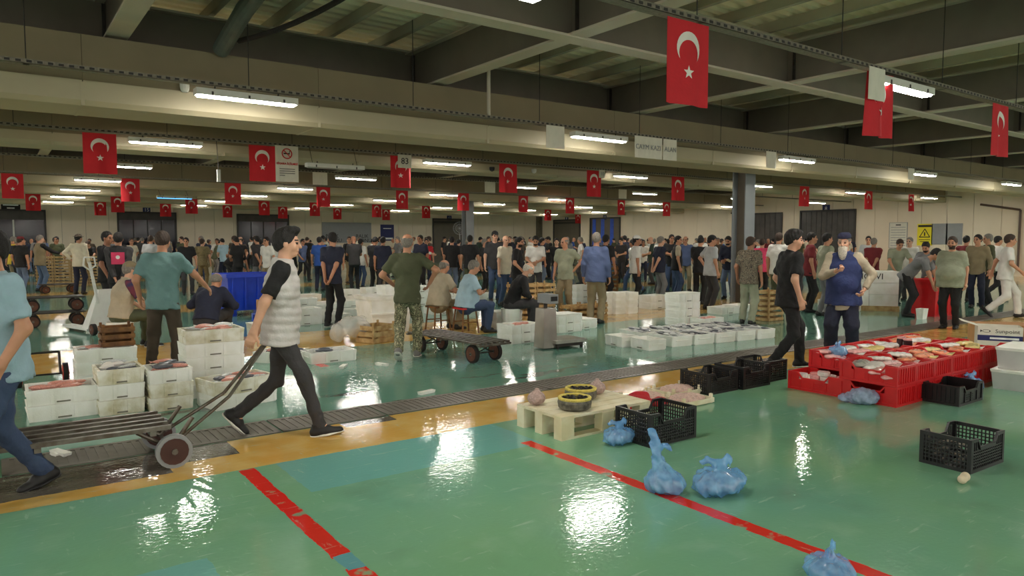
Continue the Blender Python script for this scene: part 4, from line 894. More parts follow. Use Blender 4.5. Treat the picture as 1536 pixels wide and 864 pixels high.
for j, (x, y, z) in enumerate(((5.72, 4.82, 0), (5.98, 5.18, 0), (5.42, 5.12, 0))):
    wood_crate(x, y, z, .46, .32, .07, 0, 'shallow wooden tray of pink shrimp ' + ['nearest the lone black crate', 'against the row of black crates', 'beside the red sack'][j], None, palew, 1)
    P_, F_ = field([ell((0, 0, .045), (.22, .15, .045))], .012, fn=lambda D, X, Y, Z: np.maximum(D + .008 * np.sin(70 * X + 30 * Y) * np.sin(80 * Y - 20 * X), .016 - Z))
    tag(put('shrimp_heap', npmesh('shrimp_heap', P_, F_, [shrimp]), shrimp, None, (x, y, z)), 'heap of pink shrimp in the tray ' + ['nearest the lone black crate', 'against the row of black crates', 'beside the red sack'][j], 'shrimp', None, 'stuff')
# ---- plastic crates
def crate_parts(L, W, Hh, style):
    fr = MB(); p = .03
    for sx in (-1, 1):
        for sy in (-1, 1):
            x0, y0 = sx * (L / 2 - p / 2), sy * (W / 2 - p / 2); fr.box(x0 - p / 2, x0 + p / 2, y0 - p / 2, y0 + p / 2, 0, Hh)
    lat = MB(); base = MB().box(-L / 2 + .012, L / 2 - .012, -W / 2 + .012, W / 2 - .012, .004, .012)
    dip = .28 * Hh
    for s in (-1, 1):
        # rims: long side dips in the middle, short side straight with a hand opening
        yb = s * (W / 2 - .009)
        fr.box(-L / 2 + p, L / 2 - p, yb - .009, yb + .009, 0, .025)
        seg = [(-L / 2 + p, Hh), (-L * .30, Hh), (-L * .22, Hh - dip), (L * .22, Hh - dip), (L * .30, Hh), (L / 2 - p, Hh)]
        for (xa, za), (xb, zb) in zip(seg, seg[1:]):
            fr.add([(xa, yb - .009, za - .022), (xb, yb - .009, zb - .022), (xb, yb + .009, zb - .022), (xa, yb + .009, za - .022), (xa, yb - .009, za), (xb, yb - .009, zb), (xb, yb + .009, zb), (xa, yb + .009, za)], [(3, 2, 1, 0), (4, 5, 6, 7), (0, 1, 5, 4), (1, 2, 6, 5), (2, 3, 7, 6), (3, 0, 4, 7)])
        xb = s * (L / 2 - .009); fr.box(xb - .009, xb + .009, -W / 2 + p, W / 2 - p, 0, .025); fr.box(xb - .009, xb + .009, -W / 2 + p, W / 2 - p, Hh - .022, Hh)
        def top(x): return Hh if abs(x) > L * .28 else Hh - dip
        if style == 'lattice':
            n = int((L - 2 * p) / .026)
            for i in range(n):
                x = -L / 2 + p + (i + .5) * (L - 2 * p) / n; lat.box(x - .004, x + .004, yb - .004, yb + .004, .025, top(x) - .022)
            for q in range(1, 7):
                z = .025 + q * (Hh - dip - .05) / 6.; lat.box(-L / 2 + p, L / 2 - p, yb - .005, yb + .005, z - .004, z + .004)
            n = int((W - 2 * p) / .026)
            for i in range(n):
                y = -W / 2 + p + (i + .5) * (W - 2 * p) / n; lat.box(xb - .004, xb + .004, y - .004, y + .004, .025, Hh - .022)
            for q in range(1, 8):
                z = .025 + q * (Hh - .05) / 7.; lat.box(xb - .005, xb + .005, -W / 2 + p, W / 2 - p, z - .004, z + .004)
        else:
            yi = s * (W / 2 - .014); xi = s * (L / 2 - .014)
            lat.box(-L / 2 + p, L / 2 - p, yi - .003, yi + .003, .025, Hh - dip - .022); lat.box(-L / 2 + p, -L * .29, yi - .003, yi + .003, Hh - dip - .022, Hh - .022); lat.box(L * .29, L / 2 - p, yi - .003, yi + .003, Hh - dip - .022, Hh - .022)
            lat.box(xi - .003, xi + .003, -W / 2 + p, W / 2 - p, .025, Hh - .022)
            for i in (-.25, .0, .25): lat.box(i * L - .006, i * L + .006, yb - .008, yb + .008, .025, Hh - dip - .022)
            for i in range(7):
                y = (i - 3) * (W - 2 * p) / 7; lat.box(xb - .007, xb + .007, y - .006, y + .006, .025, Hh - .022)
            for q in range(5):
                z = .045 + q * .022
                for i in range(9): lat.box(-L * .22 + i * .02, -L * .22 + i * .02 + .012, yb - .002 + s * .002, yb + .003 + s * .002, z, z + .012) if q < 3 else None
    a, b, c = fr.mesh('frame'), lat.mesh('lattice'), base.mesh('base'); return a, b, c
CR = {}
def crate(x, y, z, L, W, Hh, rz, style, m, label, group=None):
    k = (L, W, Hh, style)
    if k not in CR: CR[k] = crate_parts(*k); [q.materials.append(m) for q in CR[k]]
    t = thing('plastic_crate', label, 'crate', (x, y, z), rz, group)
    for nm, me in zip(('frame', 'lattice' if style == 'lattice' else 'side_panels', 'base'), CR[k]): put(nm, me, m, t)
    return t
crate(4.50, 4.12, 0, .56, .40, .27, .0, 'lattice', blackp, 'black lattice crate beside the pale pallet')
crate(5.86, 2.30, 0, .52, .36, .245, -.04, 'lattice', blackp, 'lone black lattice crate holding shells on the open green floor')
crate(6.42, 5.10, 0, .50, .40, .23, .0, 'lattice', blackp, 'black lattice crate, first of three in a row by the yellow band')
crate(6.96, 5.06, 0, .50, .40, .25, .0, 'lattice', blackp, 'black lattice crate, second of three in a row by the yellow band')
crate(7.50, 5.18, 0, .46, .36, .24, PI / 2, 'lattice', blackp, 'black lattice crate, third of the row, at the feet of the man in black')
crate(8.05, 3.27, 0, .56, .36, .20, .0, 'solid', blackp, 'black crate with ribbed sides in front of the red crates')
shellm = mat('sea_shell', S(150, 138, 126), .4, .25, 14)
for i in range(34):
    tag(put('shell', musme, shellm if i % 3 else musm, None, (5.86 + rnd.uniform(-.2, .2), 2.30 + rnd.uniform(-.13, .13), .03 + rnd.uniform(0, .11)), rot=(rnd.uniform(-1, 1), rnd.uniform(-.6, .6), rnd.uniform(0, 6)), scale=.075), 'shell in the lone black lattice crate', 'shell', 'shells in the lone black crate')
P_, F_ = field([cap((-.03, 0, .03), (.03, .01, .03), .030, .024), ell((.045, .01, .035), (.02, .026, .028))], .006, fn=lambda D, X, Y, Z: np.maximum(D, -Z)); sm = mat('cream_shell', S(222, 204, 176), .45, .1, 20)
tag(put('whelk_shell', npmesh('whelk_shell', P_, F_, [sm]), sm, None, (5.36, 2.08, .002)), 'single cream shell lying on the floor by the lone black crate', 'shell')
RC = (.60, .40, .20); rows = [3.74, 4.34]; reds = []
for i in range(7):
    x = 7.42 + i * .405
    for j, y in enumerate(rows):
        lv = 1 if (i == 0 and j == 1) else 2
        for q in range(lv):
            nm = 'low red crate with round tubs in front of the others' if lv == 1 else '%s red crate, %s along from the blue grey bag, row on the %s side' % ('lower upper'.split()[q], ORD[i], ['black crate', 'bearded man'][j])
            if i == 0 and j == 0: nm = ['lower red crate at the corner behind the blue bag', 'upper red crate at the corner above the blue bag'][q]
            crate(x, y, q * .202, *RC, PI / 2, 'solid', redp, nm, None if lv == 1 or (i == 0 and j == 0) else 'red crates in a block, layer %s' % 'lower upper'.split()[q])
        if not (i == 0 and j == 1): reds.append((x, y))
pk = [mat('pack_' + n, S(*c), .22, .15, 16, coat=.6) for n, c in (('salmon', (232, 138, 98)), ('white', (228, 222, 218)), ('pink', (232, 172, 170)), ('yellow', (226, 200, 130)), ('grey', (170, 168, 160)))]
P_, F_ = field([cap((-.09, 0, .022), (.09, 0, .022), .07, None, V(0, 0, 1), .3), cap((-.09, .02, .024), (.09, .02, .026), .05, None, V(0, 0, 1), .36)], .016, fn=lambda D, X, Y, Z: D + .004 * np.sin(60 * X) * np.sin(70 * Y)); pkm = npmesh('fillet_pack', P_, F_, [pk[0]])
nmk = ['orange salmon', 'white fish', 'pink fish', 'yellowish fish', 'grey fish']
for (x, y) in reds:
    for q in range(4):
        c = rnd.choice((0, 1, 1, 2, 2, 3, 0) if x > 8.2 else (1, 2, 2, 4, 1))
        tag(put('fillet_pack', pkm, pk[c], None, (x + rnd.uniform(-.06, .06), y - .18 + q * .12, .262 + q * .024 + rnd.uniform(0, .02)), rot=(rnd.uniform(-.1, .1), rnd.uniform(-.1, .1), rnd.uniform(-.4, .4))), 'clear wrapped %s fillet pack lying in the red crates' % nmk[c], 'fillet pack', 'wrapped %s fillets in the red crates' % nmk[c])
tub = MB().lathe([(.06, 0), (.066, .008), (.066, .04), (.062, .046), (.0, .047)], 16).mesh('tub'); tub.materials.append(pk[1])
for i, (dx, dy, dz) in enumerate(((-.09, .2, 0), (-.05, .05, 0), (-.08, -.09, 0), (.07, .12, 0), (.06, -.05, 0), (.05, -.2, 0), (-.05, -.04, .049))):
    tag(put('round_tub', tub, pk[2] if i % 2 else pk[1], None, (7.42 + dx, 4.34 + dy, .125 + dz)), 'round pink white tub in the low red crate' if dz == 0 else 'round tub stacked on the others in the low red crate', 'tub', 'round tubs in the low red crate' if dz == 0 else None)
    if dz == 0: pass
tag(put('tub_riser', MB().box(-.17, .17, -.26, .26, 0, .11), foam, None, (7.42, 4.34, .013)), 'white foam slab under the round tubs', 'slab')
jarm = mat('dark_jar', S(58, 34, 38), .15, .2, 10)
for i, (x, y, z) in enumerate(((9.04, 4.20, .335), (9.14, 4.32, .335))):
    t = thing('jar', ['dark jar on the packs in the red crates', 'second dark jar behind the first one on the packs'][i], 'jar', (x, y, z)); put('glass', MB().lathe([(.05, 0), (.055, .02), (.055, .09), (.045, .105)], 14), jarm, t); put('lid', MB().lathe([(.05, .105), (.05, .125), (.0, .126)], 14), pk[2], t)
# ---- blue bags
shellmix = mat('bagged_shells', S(214, 212, 206), .4, .1, 26, .6, 40, col2=S(58, 60, 70))
def bag(x, y, z, label, s=1., kind=0, rz=0.):
    """knotted film bag: pleats run up to the knot, lumps of shells inside"""
    kx, kz = (0., .155)
    if kind == 0: pr = [ell((0, 0, .06), (.14, .115, .066)), ell((.06, .03, .05), (.10, .09, .058)), ell((-.07, -.03, .05), (.09, .08, .055)), cap((0, 0, .09), (.0, .0, .135), .05, .014), cap((0, 0, .135), (-.06, .02, .165), .010, .024, V(0, 1, 0), .5), cap((0, 0, .135), (.06, -.01, .17), .010, .024, V(0, 1, 0), .5)]; ins = [ell((0, 0, .05), (.12, .095, .05))]
    elif kind == 1: pr = [ell((0, 0, .07), (.12, .10, .085)), ell((.05, -.03, .06), (.09, .08, .07)), cap((0, 0, .10), (-.04, .0, .25), .075, .016), cap((-.04, 0, .25), (-.04, .0, .28), .016, .014), cap((-.04, 0, .27), (-.085, .01, .40), .012, .030, V(0, 1, 0), .4), cap((-.04, 0, .27), (.035, -.01, .30), .012, .024, V(0, 1, 0), .5)]; ins = [ell((0.01, 0, .06), (.10, .085, .07))]; kx = -.04
    else: pr = [ell((0, 0, .07), (.15, .10, .085)), ell((-.15, .04, .045), (.07, .06, .05)), cap((-.1, .02, .06), (0, 0, .12), .03, .02)]; ins = [ell((0.02, 0, .06), (.115, .075, .062))]
    def fn(D, X, Y, Z):
        th = np.arctan2(Y, X - kx); r = np.sqrt((X - kx) ** 2 + Y ** 2)
        D = D + .011 * np.minimum(1, r / .05) * np.abs(np.sin(5.5 * th + 2.2 * np.sin(3 * th + 1) + 7 * Z + 1.5 * np.sin(25 * Z + 4 * X))) - .004 + .008 * np.sin(60 * X + 30 * Z) * np.sin(55 * Y - 40 * Z)
        return np.maximum(D, -Z)
    P_, F_ = field(pr, .0085, k=.03, fn=fn)
    t = thing('plastic_bag', label, 'bag', (x, y, z), rz); t.scale = (s,) * 3
    fm = bluebag if kind < 2 else mat('blue_grey_film', S(160, 186, 222), .12, .3, 16, .6, 24, alpha=.55)
    put('film', npmesh('film', P_, F_, [fm]), fm, t)
    P_, F_ = field(ins, .012, fn=lambda D, X, Y, Z: np.maximum(D + .009 * np.sin(95 * X) * np.sin(90 * Y) * np.cos(80 * Z), .006 - Z)); put('contents', npmesh('contents', P_, F_, [shellmix]), shellmix, t)
    return t
p = fl(928, 664); bag(p[0], p[1], 0, 'blue plastic bag tied in a knot beside the pale pallet', 1.05)
p = fl(1030, 742); bag(p[0] - .09, p[1] + .13, 0, 'blue plastic bag with a tall twisted knot by the red line', 1.05, 1, -.6); bag(p[0] + .21, p[1] - .09, 0, 'low blue plastic bag of shells beside the tall knotted one', 1.3, 0, -.3)
p = fl(1245, 872); bag(p[0], p[1], 0, 'blue plastic bag on the end of the red line', 1.0, 0, .6)
p = fl(1285, 604); bag(p[0], p[1] - .06, 0, 'blue grey bag of packed fish leaning on the red crates', 1.05, 2, -.9)
bag(7.86, 4.42, .335, 'blue plastic bag lying on the upper red crates', .9, 0, .4)
p = fl(1468, 588); bag(p[0] + .05, p[1] + .1, 0, 'blue plastic bag behind the ribbed black crate', 1.1, 0)
# ---- cartons at the right edge
for i, (x, y, z, sx, sy, sz) in enumerate(((9.45, 3.05, 0, .75, .55, .22), (9.50, 3.05, .223, .70, .52, .24))):
    t = thing('foam_carton', ['lower grey white foam carton at the end of the red crates', 'upper grey white foam carton at the end of the red crates'][i], 'carton', (x, y, z), .1); put('body', MB().box(-sx / 2, sx / 2, -sy / 2, sy / 2, 0, sz - .03, .02), mat('greyish_foam', S(196, 198, 196), .6, .04), t); put('lid', MB().box(-sx / 2 - .01, sx / 2 + .01, -sy / 2 - .01, sy / 2 + .01, sz - .029, sz, .005), foam, t)
t = thing('printed_carton', 'open white carton with a fish drawing and navy stripe', 'carton', (10.80, 3.86, .225), -1.1); t.scale = (.80, .80, .72)
put('body', hollow(MB(), .62, .42, .42, .008, .0), paper, t); put('stripe', MB().box(-.311, .311, -.2125, -.2105, .16, .26), navyp, t)
text('Sunpoint', .095, ink, t, (.10, -.2115, .335)); put('print_line', MB().box(-.14, .26, -.2140, -.2127, .19, .225), inkw, t)
fo_ = MB(); n = 14
for i in range(n):
    a, b = 2 * PI * i / n, 2 * PI * (i + 1) / n; fo_.tube((-.19 + .055 * math.cos(a), -.2115, .335 + .026 * math.sin(a)), (-.19 + .055 * math.cos(b), -.2115, .335 + .026 * math.sin(b)), .004, 4)
fo_.add([(-.245, -.2115, .335), (-.275, -.2115, .36), (-.275, -.2115, .31), (-.135, -.2115, .335), (-.15, -.2125, .35), (-.15, -.2125, .32)], [(0, 1, 2), (3, 4, 5)])
put('fish_drawing', fo_, ink, t); put('flap', MB().add([(-.31, -.21, .42), (-.31, .21, .42), (-.55, .19, .50), (-.55, -.19, .50), (-.31, -.21, .427), (-.31, .21, .427), (-.55, .19, .507), (-.55, -.19, .507)], [(0, 1, 2, 3), (7, 6, 5, 4), (0, 3, 7, 4), (1, 0, 4, 5), (2, 1, 5, 6), (3, 2, 6, 7)]), paper, t)
for i, (x, y, z, a) in enumerate(((11.75, 4.15, 0, .36), (11.55, 3.30, 0, .50), (10.85, 3.95, 0, .12))):
    tag(put('carton', MB().box(-.35, .35, -.25, .25, 0, a + .1), card if i < 2 else paper, None, (x, y, z), -.8), ['orange brown carton behind the printed fish carton', 'tall orange brown carton at the right of the printed carton', 'plain white carton under the printed fish carton'][i], 'carton')
# ---- trolleys, hand cart, scale, stools, pallet jack
def wheel(parent, x, y, z, r, axis='y', w=.05, hub=rust, tyre=None):
    M = MB(); n = 20; d = Vector((0, 1, 0)) if axis == 'y' else Vector((1, 0, 0)); c = Vector((x, y, z)); M.tube(c - d * w / 2, c + d * w / 2, r, n)
    o = put('wheel', M, tyre or rubber, parent); put('hub', MB().tube(c - d * (w / 2 + .006), c + d * (w / 2 + .006), r * .78, 16), hub, o); put('axle_cap', MB().tube(c - d * (w / 2 + .016), c + d * (w / 2 + .016), r * .18, 8), steel, o)
t = thing('hand_cart', 'long steel hand cart pulled by the walking man in the vest', 'cart', (0, 0, 0))
for i in range(5): put('rail', MB().box(-1.5, 1.02, 5.66 + i * .13, 5.70 + i * .13, .285, .315), steel, t)
for x in (-1.5, -.6, .2, .9): put('cross_bar', MB().box(x - .02, x + .02, 5.66, 6.22, .25, .284), steel, t)
for y in (5.64, 6.24):
    wheel(t, 1.03, y, .125, .125, 'y', .045, mat('brown_wheel', S(70, 40, 34), .6), greyp); wheel(t, -1.2, y, .125, .125, 'y', .045, mat('brown_wheel', (0, 0, 0)), greyp)
put('axle', MB().tube((1.03, 5.60, .125), (1.03, 6.28, .125), .014, 8), steel, t); put('axle', MB().tube((-1.2, 5.60, .125), (-1.2, 6.28, .125), .014, 8), steel, t)
for y in (5.72, 6.16): put('fork', MB().tube((.80, y, .28), (1.03, y, .125), .016, 8).tube((1.03, y, .125), (1.18, y, .34), .016, 8), steel, t)
hx, hy_, hz = atY(403, 512, 6.02)
put('handle', MB().path([(1.06, 5.75, .16), (1.50, 5.92, .42), (hx - .02, hy_ - .03, hz)], .014, 8).path([(1.06, 6.14, .16), (1.50, 6.08, .42), (hx + .0, hy_ + .05, hz)], .014, 8).tube((hx - .02, hy_ - .06, hz), (hx, hy_ + .08, hz), .014, 8), steel, t)
t = thing('flat_trolley', 'empty slatted steel trolley with four dark wheels by the stools', 'trolley', (5.35, 8.72, 0), math.radians(90) + .10)
for i in range(6): put('slat', MB().box(-.85, .85, -.25 + i * .1 - .02, -.25 + i * .1 + .02, .27, .295), steel, t)
for x in (-.85, 0, .85): put('cross_bar', MB().box(x - .02, x + .02, -.28, .28, .245, .269), steel, t)
for x in (-.62, .62):
    for y in (-.20, .20): wheel(t, x, y, .125, .125, 'x' if False else 'y', .05)
    put('axle', MB().tube((x, -.25, .125), (x, .25, .125), .012, 6), steeld, t)
    for y in (-.13, .13): put('strut', MB().tube((x, y, .125), (x - .06, -y, .25), .009, 5), steeld, t)
for i, (x, y, z, r) in enumerate(((.95, 16.3, 0, 0), (.95, 16.35, .287, .0), (1.65, 26.2, 0, .1))):
    t = thing('flat_trolley', ['dark slatted trolley behind the man in grey blue, lower of two', 'dark slatted trolley turned over on another one', 'dark trolley in front of the wooden crates'][i], 'trolley', (x, y, z), r)
    for q in range(5): put('slat', MB().box(-.5, .5, -.24 + q * .12 - .02, -.24 + q * .12 + .02, .26, .285), steeld, t)
    for xx in (-.36, .36):
        put('cross_bar', MB().box(xx - .02, xx + .02, -.28, .28, .235, .259), steeld, t)
        for yy in (-.2, .2): wheel(t, xx, yy, .12, .12, 'y', .05)
# scale
p = fl(815, 524); t = thing('floor_scale', 'grey steel platform scale with a thick upright post', 'scale', (6.93, 8.55, 0), -.05)
put('platform', MB().box(-.05, .55, -.24, .26, .085, .13), inox, t); put('underframe', MB().box(.0, .5, -.2, .22, .03, .084), steeld, t)
for sx in (.02, .48):
    for sy in (-.18, .2): put('foot', MB().tube((sx, sy, 0), (sx, sy, .03), .025, 8), rubber, t)
put('post', MB().box(-.20, .02, -.13, .09, .02, .62, -.02), inox, t); put('display', MB().box(-.16, .0, -.22, .10, .70, .84), greyp, t); put('screen', MB().box(-.14, -.02, -.226, -.2205, .74, .81), ink, t); put('neck', MB().tube((-.08, 0, .62), (-.08, 0, .70), .03, 8), steeld, t)
def stool(x, y, m, m2, label):
    t = thing('stool', label, 'stool', (x, y, 0)); put('seat', MB().box(-.17, .17, -.17, .17, .43, .46, -.0), m, t)
    for sx in (-1, 1):
        for sy in (-1, 1): put('leg', MB().tube((sx * .13, sy * .13, .43), (sx * .17, sy * .17, 0), .016, 8), m2, t)
    put('stretcher', MB().tube((-.15, -.15, .2), (.15, -.15, .2), .011, 6).tube((-.15, .15, .2), (.15, .15, .2), .011, 6), m2, t)
# pallet jack
t = thing('pallet_jack', 'white hand pallet jack with upright handle by the man in black polo', 'pallet jack', (1.62, 14.6, 0), .3)
wh = mat('white_paint', S(222, 222, 218), .4, .04); put('body', MB().add([(-.36, -.12, .10), (.36, -.12, .10), (.36, .12, .10), (-.36, .12, .10), (-.12, -.06, .78), (.12, -.06, .78), (.12, .06, .78), (-.12, .06, .78)], [(3, 2, 1, 0), (4, 5, 6, 7), (0, 1, 5, 4), (1, 2, 6, 5), (2, 3, 7, 6), (3, 0, 4, 7)]), wh, t)
put('handle', MB().path([(-.18, -.14, .55), (-.34, -.24, 1.28)], .028, 8).path([(-.44, -.24, 1.22), (-.34, -.24, 1.14), (-.24, -.24, 1.22)], .014, 8).path([(-.44, -.24, 1.22), (-.42, -.24, 1.36), (-.26, -.24, 1.36), (-.24, -.24, 1.22)], .014, 8), wh, t)
put('fork', MB().box(-.28, -.12, .12, 1.1, .05, .10), wh, t); put('fork', MB().box(.12, .28, .12, 1.1, .05, .10), wh, t)
for x in (-.30, .1): wheel(t, x, -.2, .1, .1, 'x', .06)
wheel(thing('sack_truck', 'steel sack truck with a red wheel beside the wooden crates', 'sack truck', (.20, 9.75, 0)), 0, .0, .12, .12, 'x', .05, redp)
t = [o for o in COL.objects if o.name.startswith('sack_truck')][0]; wheel(t, .45, 0, .12, .12, 'x', .05, redp); put('axle', MB().tube((0, 0, .12), (.45, 0, .12), .012, 6), steeld, t); put('frame', MB().tube((.08, 0, .12), (.02, .12, .36), .014, 6).tube((.4, 0, .12), (.4, .12, .36), .014, 6).tube((.02, .12, .36), (.4, .12, .36), .014, 6), steeld, t); put('toe_plate', MB().box(.05, .42, -.2, -.02, .03, .04), steeld, t)
# floor scraps
for i, (x, y) in enumerate(((515, 551), (640, 590), (90, 682), (572, 548))):
    q = fl(x, y); tag(put('foam_scrap', MB().box(-.11, .10, -.035, .03, 0, .03, .006).box(-.04, .05, .02, .05, 0, .018), foam, None, tuple(q), rnd.uniform(0, 3)), 'white foam scrap on the floor ' + ['at the end of the red line', 'on the drain channel', 'under the hand cart', 'near the foot of the man in camouflage'][i], 'scrap')
# ---- goods among the crowd
def crate_stack(x, y, n, m, where, L=.5, W=.38, Hh=.11, cols=1):
    for c in range(cols):
        proto = None
        for i in range(n):
            if proto is None: proto = wood_crate(x + c * (L + .02), y, 0, L, W, Hh - .03, 0, 'shallow wooden crate in the stacks ' + where, 'wooden crates ' + where, m, 1)
            else: dup(proto, (x + c * (L + .02), y, i * Hh))
q = fl(70, 432); crate_stack(q[0], q[1] + .8, 10, wood, 'behind the man in the brown vest', cols=4)
q = fl(812, 478); crate_stack(q[0] - .3, q[1] + .3, 7, wood, 'beside the man in sage green', cols=2)
q = fl(862, 478); crate_stack(q[0], q[1], 3, wood, 'right of the man in sage green', cols=2)
q = fl(925, 458); crate_stack(q[0], q[1] + .4, 9, woodd, 'behind the man with the white tee and cap', cols=1)
q = fl(1152, 480); crate_stack(q[0], q[1], 6, wood, 'beside the soldier in camouflage', cols=1)
for i, (x, y, n, nm) in enumerate(((980, 462, 2, 'behind the man in grey trousers'), (452, 468, 2, 'behind the walking man, in the middle distance'), (490, 462, 1, 'left of the man in the navy tee'), (428, 452, 2, 'right of the blue bin'), (560, 448, 2, 'behind the large white bin'), (660, 470, 1, 'beyond the sitting men'), (1085, 470, 1, 'left of the soldier'), (870, 455, 3, 'behind the man in sage green'), (700, 450, 2, 'behind the man in the cream shirt'), (1250, 470, 2, 'behind the bearded man'), (455, 486, 2, 'on the yellow band behind the walking man'), (478, 478, 1, 'near the brown carton'), (628, 457, 3, 'behind the man in camouflage trousers'), (520, 452, 2, 'beyond the man in the navy tee'), (345, 446, 2, 'behind the blue bin'), (612, 428, 2, 'in front of the back wall banner crowd'), (1100, 438, 2, 'behind the man holding a paper'))):
    q = fl(x, y); stack(q[0], q[1], .62, .42, .16, n, 0, nm)
    stack(q[0] + .66, q[1] + .1, .62, .42, .16, max(1, n - 1), 0, nm + ', second pile')
q = fl(1318, 466); t = thing('pallet_of_cartons', 'tall white carton block lettered MOWI in front of the crowd', 'carton stack', (q[0], q[1] + .3, 0), -.9)
for i in range(2):
    for k in range(3): put('carton', MB().box(-.62 + i * .62 + .004, i * .62 - .004, -.3, .3, .12 + k * .27, .12 + (k + 1) * .27 - .006), foam, t)
put('pallet_base', MB().box(-.64, .64, -.32, .32, 0, .118), wood, t); text('MOWI', .20, ink, t, (0, -.303, .80))
# ------------------------------------------------------------------ people
def at(x, y): q = fl(x, y); return q[0], q[1]
K = fabs
# nearest: man cut by the left frame
person(*at(16, 750), -115, pose(hip=.91, lean=.05, feet=((-.10, .26, .0, .05, 0), (.10, -.26, .02, -.1, .25)), hands=((-.26, .14, .92), (.27, -.10, .90)), hy=-.1), 'man in grey blue tee and dark jeans walking away beside the hand cart', K('paleblue'), K('denim'), 1, 'black', 1.74, res=.014, fine=True, girth=1.06, seed=1., hair='short', hires=.0065, sole=shoeb)
hand_l = None
pw = pose(hip=.90, lean=.07, hp=-.02, feet=((-.09, -.42, .10, .0, .80), (.09, .34, .0, .05, -.12)), hands=((-.22, -.25, .82), (.24, -.20, .86)), elb=((-.4, -1, 0), (.4, -1, 0)), curl=.8)
q = at(424, 652); person(q[0], q[1], 96, pw, 'walking man in pale padded vest and black jeans pulling the cart', K('black'), K('charcoal'), 0, 'black', 1.78, res=.012, fine=True, vest='puffer', vestm=mat('puffer_grey', S(196, 192, 190), .6, .05, 6, .2, 50), hair='quiff', seed=2., hires=.006, stubble=False, girth=.97, loose=.92)
pt = pose(feet=((-.16, .02, 0, .2, 0), (.15, -.04, 0, -.2, 0)), hands=((-.27, .08, .95), (.46, .30, 1.06)), elb=((-.5, -1, 0), (.8, -.5, -.6)), hp=.28, lean=.06, hy=.1)
person(*at(248, 562), 10, pt, 'man in teal tee and brown trousers reaching over the fish boxes', K('teal'), K('brown'), 1, 'brown', 1.76, res=.015, fine=True, hair='short', seed=3., hires=.0075, girth=1.08, loose=1.12)
q = at(186, 527)
person(q[0], q[1] + .3, 70, 'sit', 'seated man in khaki cap, beige vest and striped sleeves', mat('stripe_navy', S(44, 52, 92), .85, .3, 14, col2=S(110, 46, 62)), K('olive'), 0, 'grey', 1.76, res=.016, fine=True, vest='plain', vestm=K('beige'), hat='cap', hatm=K('khaki'), seed=4., hires=.008, girth=1.06)
tag(put('white_tub', MB().lathe([(.16, 0), (.17, .2), (.19, .40), (.19, .42)], 18), foam, None, (q[0], q[1] + .3, 0)), 'white bucket the man in the khaki cap sits on', 'bucket')
q = at(310, 520); person(q[0], q[1], 25, pose(**{**POSE['sit'], 'hip': .42, 'lean': .45, 'bow': .3, 'hp': .3}), 'crouching bald man in dark jacket beside the teal tee man', K('navy'), K('charcoal'), 1, 'grey', 1.76, res=.018, sleeve='long', hair='fringe', girth=1.15, seed=5.)
tag(put('white_tub', MB().lathe([(.15, 0), (.16, .18), (.18, .34), (.18, .35)], 16), foam, None, (q[0], q[1], 0)), 'low bucket under the crouching bald man', 'bucket')
person(*at(163, 487), 120, pose(hy=.2, hands=((-.25, .12, .90), (.22, .16, .92))), 'man in black polo standing by the white pallet jack', K('black'), K('black'), 2, 'black', 1.80, res=.018, fine=False, seed=6., collar=True, girth=1.05)
t = person(*at(182, 490), 5, 'behind', 'man in dark vest with a pink back panel and grey sleeves', K('charcoal'), K('black'), 1, 'black', 1.78, res=.018, sleeve='long', vest='plain', vestm=K('black'), seed=7.)
put('back_panel', MB().box(-.11, .11, -.172, -.150, 1.18, 1.40), K('pink'), t); put('logo', MB().lathe([(.035, 0), (.035, .004)], 14), inkw, t, (0, -.171, 1.31), rot=(PI / 2, 0, 0))
q = at(150, 440)
person(*at(120, 441), 25, 'hip', 'man in pale plaid shirt and brimmed hat by the wooden crates', K('cream'), K('navy'), 1, 'black', 1.80, res=.022, hat='brim', hatm=K('brown'), sleeve='long', seed=8.)
person(*at(62, 437), 60, 'point', 'man in brown vest with black sleeves and pale jeans', K('black'), K('jeans'), 0, 'grey', 1.78, res=.022, sleeve='long', vest='plain', vestm=K('khaki'), seed=9.)
person(*at(33, 440), 40, 'stand2', 'man in black tee with reddish cap near the left door', K('black'), K('jeans'), 1, 'brown', 1.72, res=.022, hat='skull', hatm=K('maroon'), seed=10.)
person(*at(20, 432), 60, 'hold', 'man in a yellow shirt near the left door', K('yellow'), K('khaki'), 1, 'grey', 1.74, res=.024, seed=11.)
person(*at(500, 490), 30, pose(**{**POSE['behind'], 'hy': -1.0}), 'man in navy tee and black trousers with hands behind his back', K('navy'), K('black'), 1, 'black', 1.78, res=.017, fine=True, stubble=True, seed=12., hires=.009)
wk = pose(hip=.90, lean=.04, feet=((-.09, -.30, .08, .0, .65), (.10, .22, 0, 0, 0)), hands=((-.22, .18, 1.02), (.30, .10, 1.05)), elb=((-1, -.6, -.2), (1.2, -.6, 0)), hy=.05)
person(*at(612, 538), 8, wk, 'man in olive tee and camouflage trousers walking away', K('olive'), camoA, 1, 'grey', 1.76, res=.014, fine=True, hair='fringe', seed=13., hires=.008, girth=1.04, loose=1.15, shoes=shoeg)
sp_ = pose(**{**POSE['sit'], 'hands': ((-.05, .30, .74), (.08, .28, .72)), 'lean': .10, 'bow': .2, 'hp': .15})
q = at(662, 497); stool(q[0], q[1] + .12, woodd, woodd, 'brown wooden stool under the man in beige'); person(q[0], q[1] + .12, 50, sp_, 'heavy man in beige tee sitting on a wooden stool', K('beige'), K('khaki'), 1, 'grey', 1.72, res=.017, girth=1.15, fat=.6, seed=14., hair='fringe')
